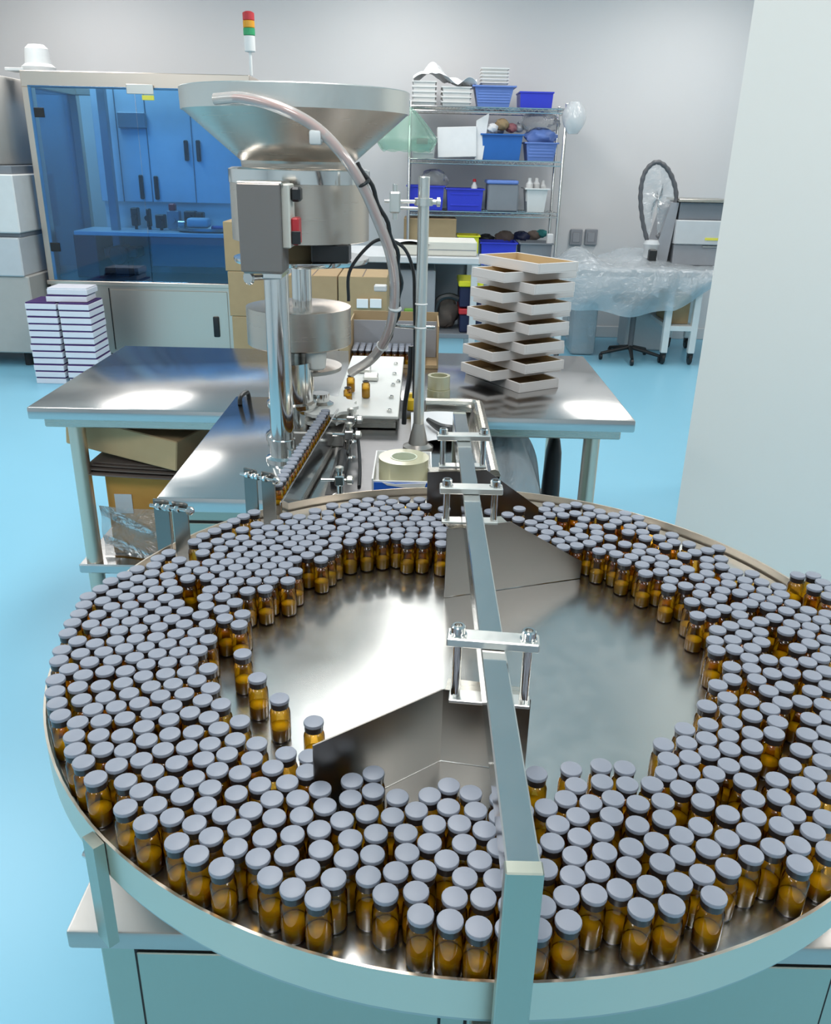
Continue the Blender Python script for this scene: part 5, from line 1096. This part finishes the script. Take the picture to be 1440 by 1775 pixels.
# film wrapped machine with a hose hoop
my = WYf + 0.30
x0_, x1_ = ony(1172, 400, my).x, ony(1262, 400, my).x
zz = [ony(1215, y, my).z for y in (348, 382, 412, 424, 462)]
wm = thing('film_wrapped_machine', ((x0_ + x1_) / 2, my + 0.2, wz), 'grey boxy machine in clear film on the right end of the film-covered bench', 'machine')
MB().box(x0_, x1_, my, my + 0.35, wz + 0.012, zz[3], bev=0.006).build('lower_housing', M['machinegrey'], wm)
MB().box(x0_ - 0.01, x1_, my - 0.02, my + 0.35, zz[3], zz[1], bev=0.006).build('middle_housing', M['greywhite'], wm)
MB().box(x0_ + 0.01, x1_, my + 0.02, my + 0.33, zz[1], zz[0] - 0.01, bev=0.006).build('upper_housing', M['greybin'], wm)
MB().box(x0_ - 0.015, x1_, my - 0.02, my + 0.36, zz[0] - 0.01, zz[0] + 0.01, bev=0.004).build('lid', M['steel'], wm)
q = ony(1235, 414, my - 0.02); MB().box(q.x - 0.06, q.x + 0.05, my - 0.024, my - 0.02, q.z - 0.012, q.z + 0.006).build('yellow_strip', M['lemon'], wm)
q = ony(1230, 428, my); MB().box(q.x - 0.06, q.x + 0.05, my - 0.012, my, q.z - 0.004, q.z + 0.006, bev=0.002).build('bar_handle', M['chrome'], wm)
MB().prism([(0, 0), (0.12, 0), (0.16, zz[0] - wz - 0.03), (0.10, zz[0] - wz - 0.03)], (0, 0.3, 0), (x0_ - 0.16, my + 0.02, wz + 0.012)).build('side_chute', M['machinegrey'], wm)
hp_ = [ony(x, y, my + 0.05) for x, y in ((1122, 420), (1113, 380), (1110, 335), (1118, 298), (1138, 281), (1158, 295), (1171, 330), (1168, 370), (1150, 400), (1138, 412))]
hoop = thing('hose_hoop', (hp_[0].x, my + 0.05, wz), 'tall hoop of dark ribbed hose wrapped in clear film, rising above the film-covered bench', 'hose')
pth = smooth_path(hp_, 90)
MB().tube(pth, lambda t: 0.017 + 0.0025 * math.sin(t * 420), 10).build('ribbed_hose', M['hoseblack'], hoop)
q = ony(1128, 430, my + 0.05)
m_ = MB(); m_.lathe([(0.07, wz + 0.012), (0.075, wz + 0.03), (0.06, wz + 0.05), (0.05, q.z - 0.02), (0.065, q.z + 0.03), (0.05, q.z + 0.06)], (q.x, my + 0.05, 0), 24); m_.build('hose_base', M['greywhite'], hoop)
q = ony(1130, 437, my - 0.02); MB().box(q.x - 0.03, q.x + 0.03, my - 0.06, my - 0.01, wz + 0.013, q.z + 0.02, bev=0.006).build('black_knob', M['dark'], hoop)
c = sum(pth, Vector()) / len(pth)
def fn(u, v):
    a = 2 * math.pi * u; k = int(u * 90) % 90; p = pth[min(90, int(u * 90))]
    return c.lerp(p, v) + Vector((0, 0.02 * math.sin(6 * u * math.pi + 4 * v) * (1 - v), 0))
MB().grid(fn, 45, 8).build('film_cover', M['clearfilm'], hoop, angle=60)
# stool under the film
q = onz(1092, 606, 0)
sx, sy = ony(1092, 600, 6.75).x, 6.75
stl = thing('swivel_stool', (sx, sy, 0), 'black star-base swivel stool half hidden under the film-covered bench', 'stool')
for k in range(5):
    a = 2 * math.pi * k / 5 - 0.45; e = Vector((sx + 0.24 * math.cos(a), sy + 0.24 * math.sin(a), 0.05))
    m_ = MB(); m_.cyl((sx, sy, 0.10), e, 0.018, 10, r1=0.012); l = m_.build('base_arm', M['dark'], stl)
    m_ = MB(); m_.cyl((e.x - 0.012, e.y, 0.025), (e.x + 0.012, e.y, 0.025), 0.025, 14, bev=0.004); m_.build('castor', M['dark'], l)
MB().cyl((sx, sy, 0.08), (sx, sy, 0.44), 0.022, 14).build('column', M['hoseblack'], stl)
MB().lathe([(0.12, 0.44), (0.17, 0.45), (0.175, 0.48), (0.15, 0.50), (0.0001, 0.505)], (sx, sy, 0), 28).build('seat', M['dark'], stl)
q = ony(1010, 580, 6.9)
m_ = MB(); m_.box(q.x - 0.10, q.x + 0.10, 6.85, 7.15, 0.001, 0.42, bev=0.03, seg=2); o = m_.build('white_sack', M['milkfilm']); recenter(o); tag(o, 'milky film-wrapped bundle on the floor under the left end of the film-covered bench', 'bag')
m_ = MB(); q = ony(1125, 575, 7.2); m_.box(q.x - 0.22, q.x + 0.12, 7.1, 7.4, 0.001, 0.40, bev=0.01); o = m_.build('white_cabinet', M['greywhite']); recenter(o); tag(o, 'low white box against the wall behind the black stool', 'box')
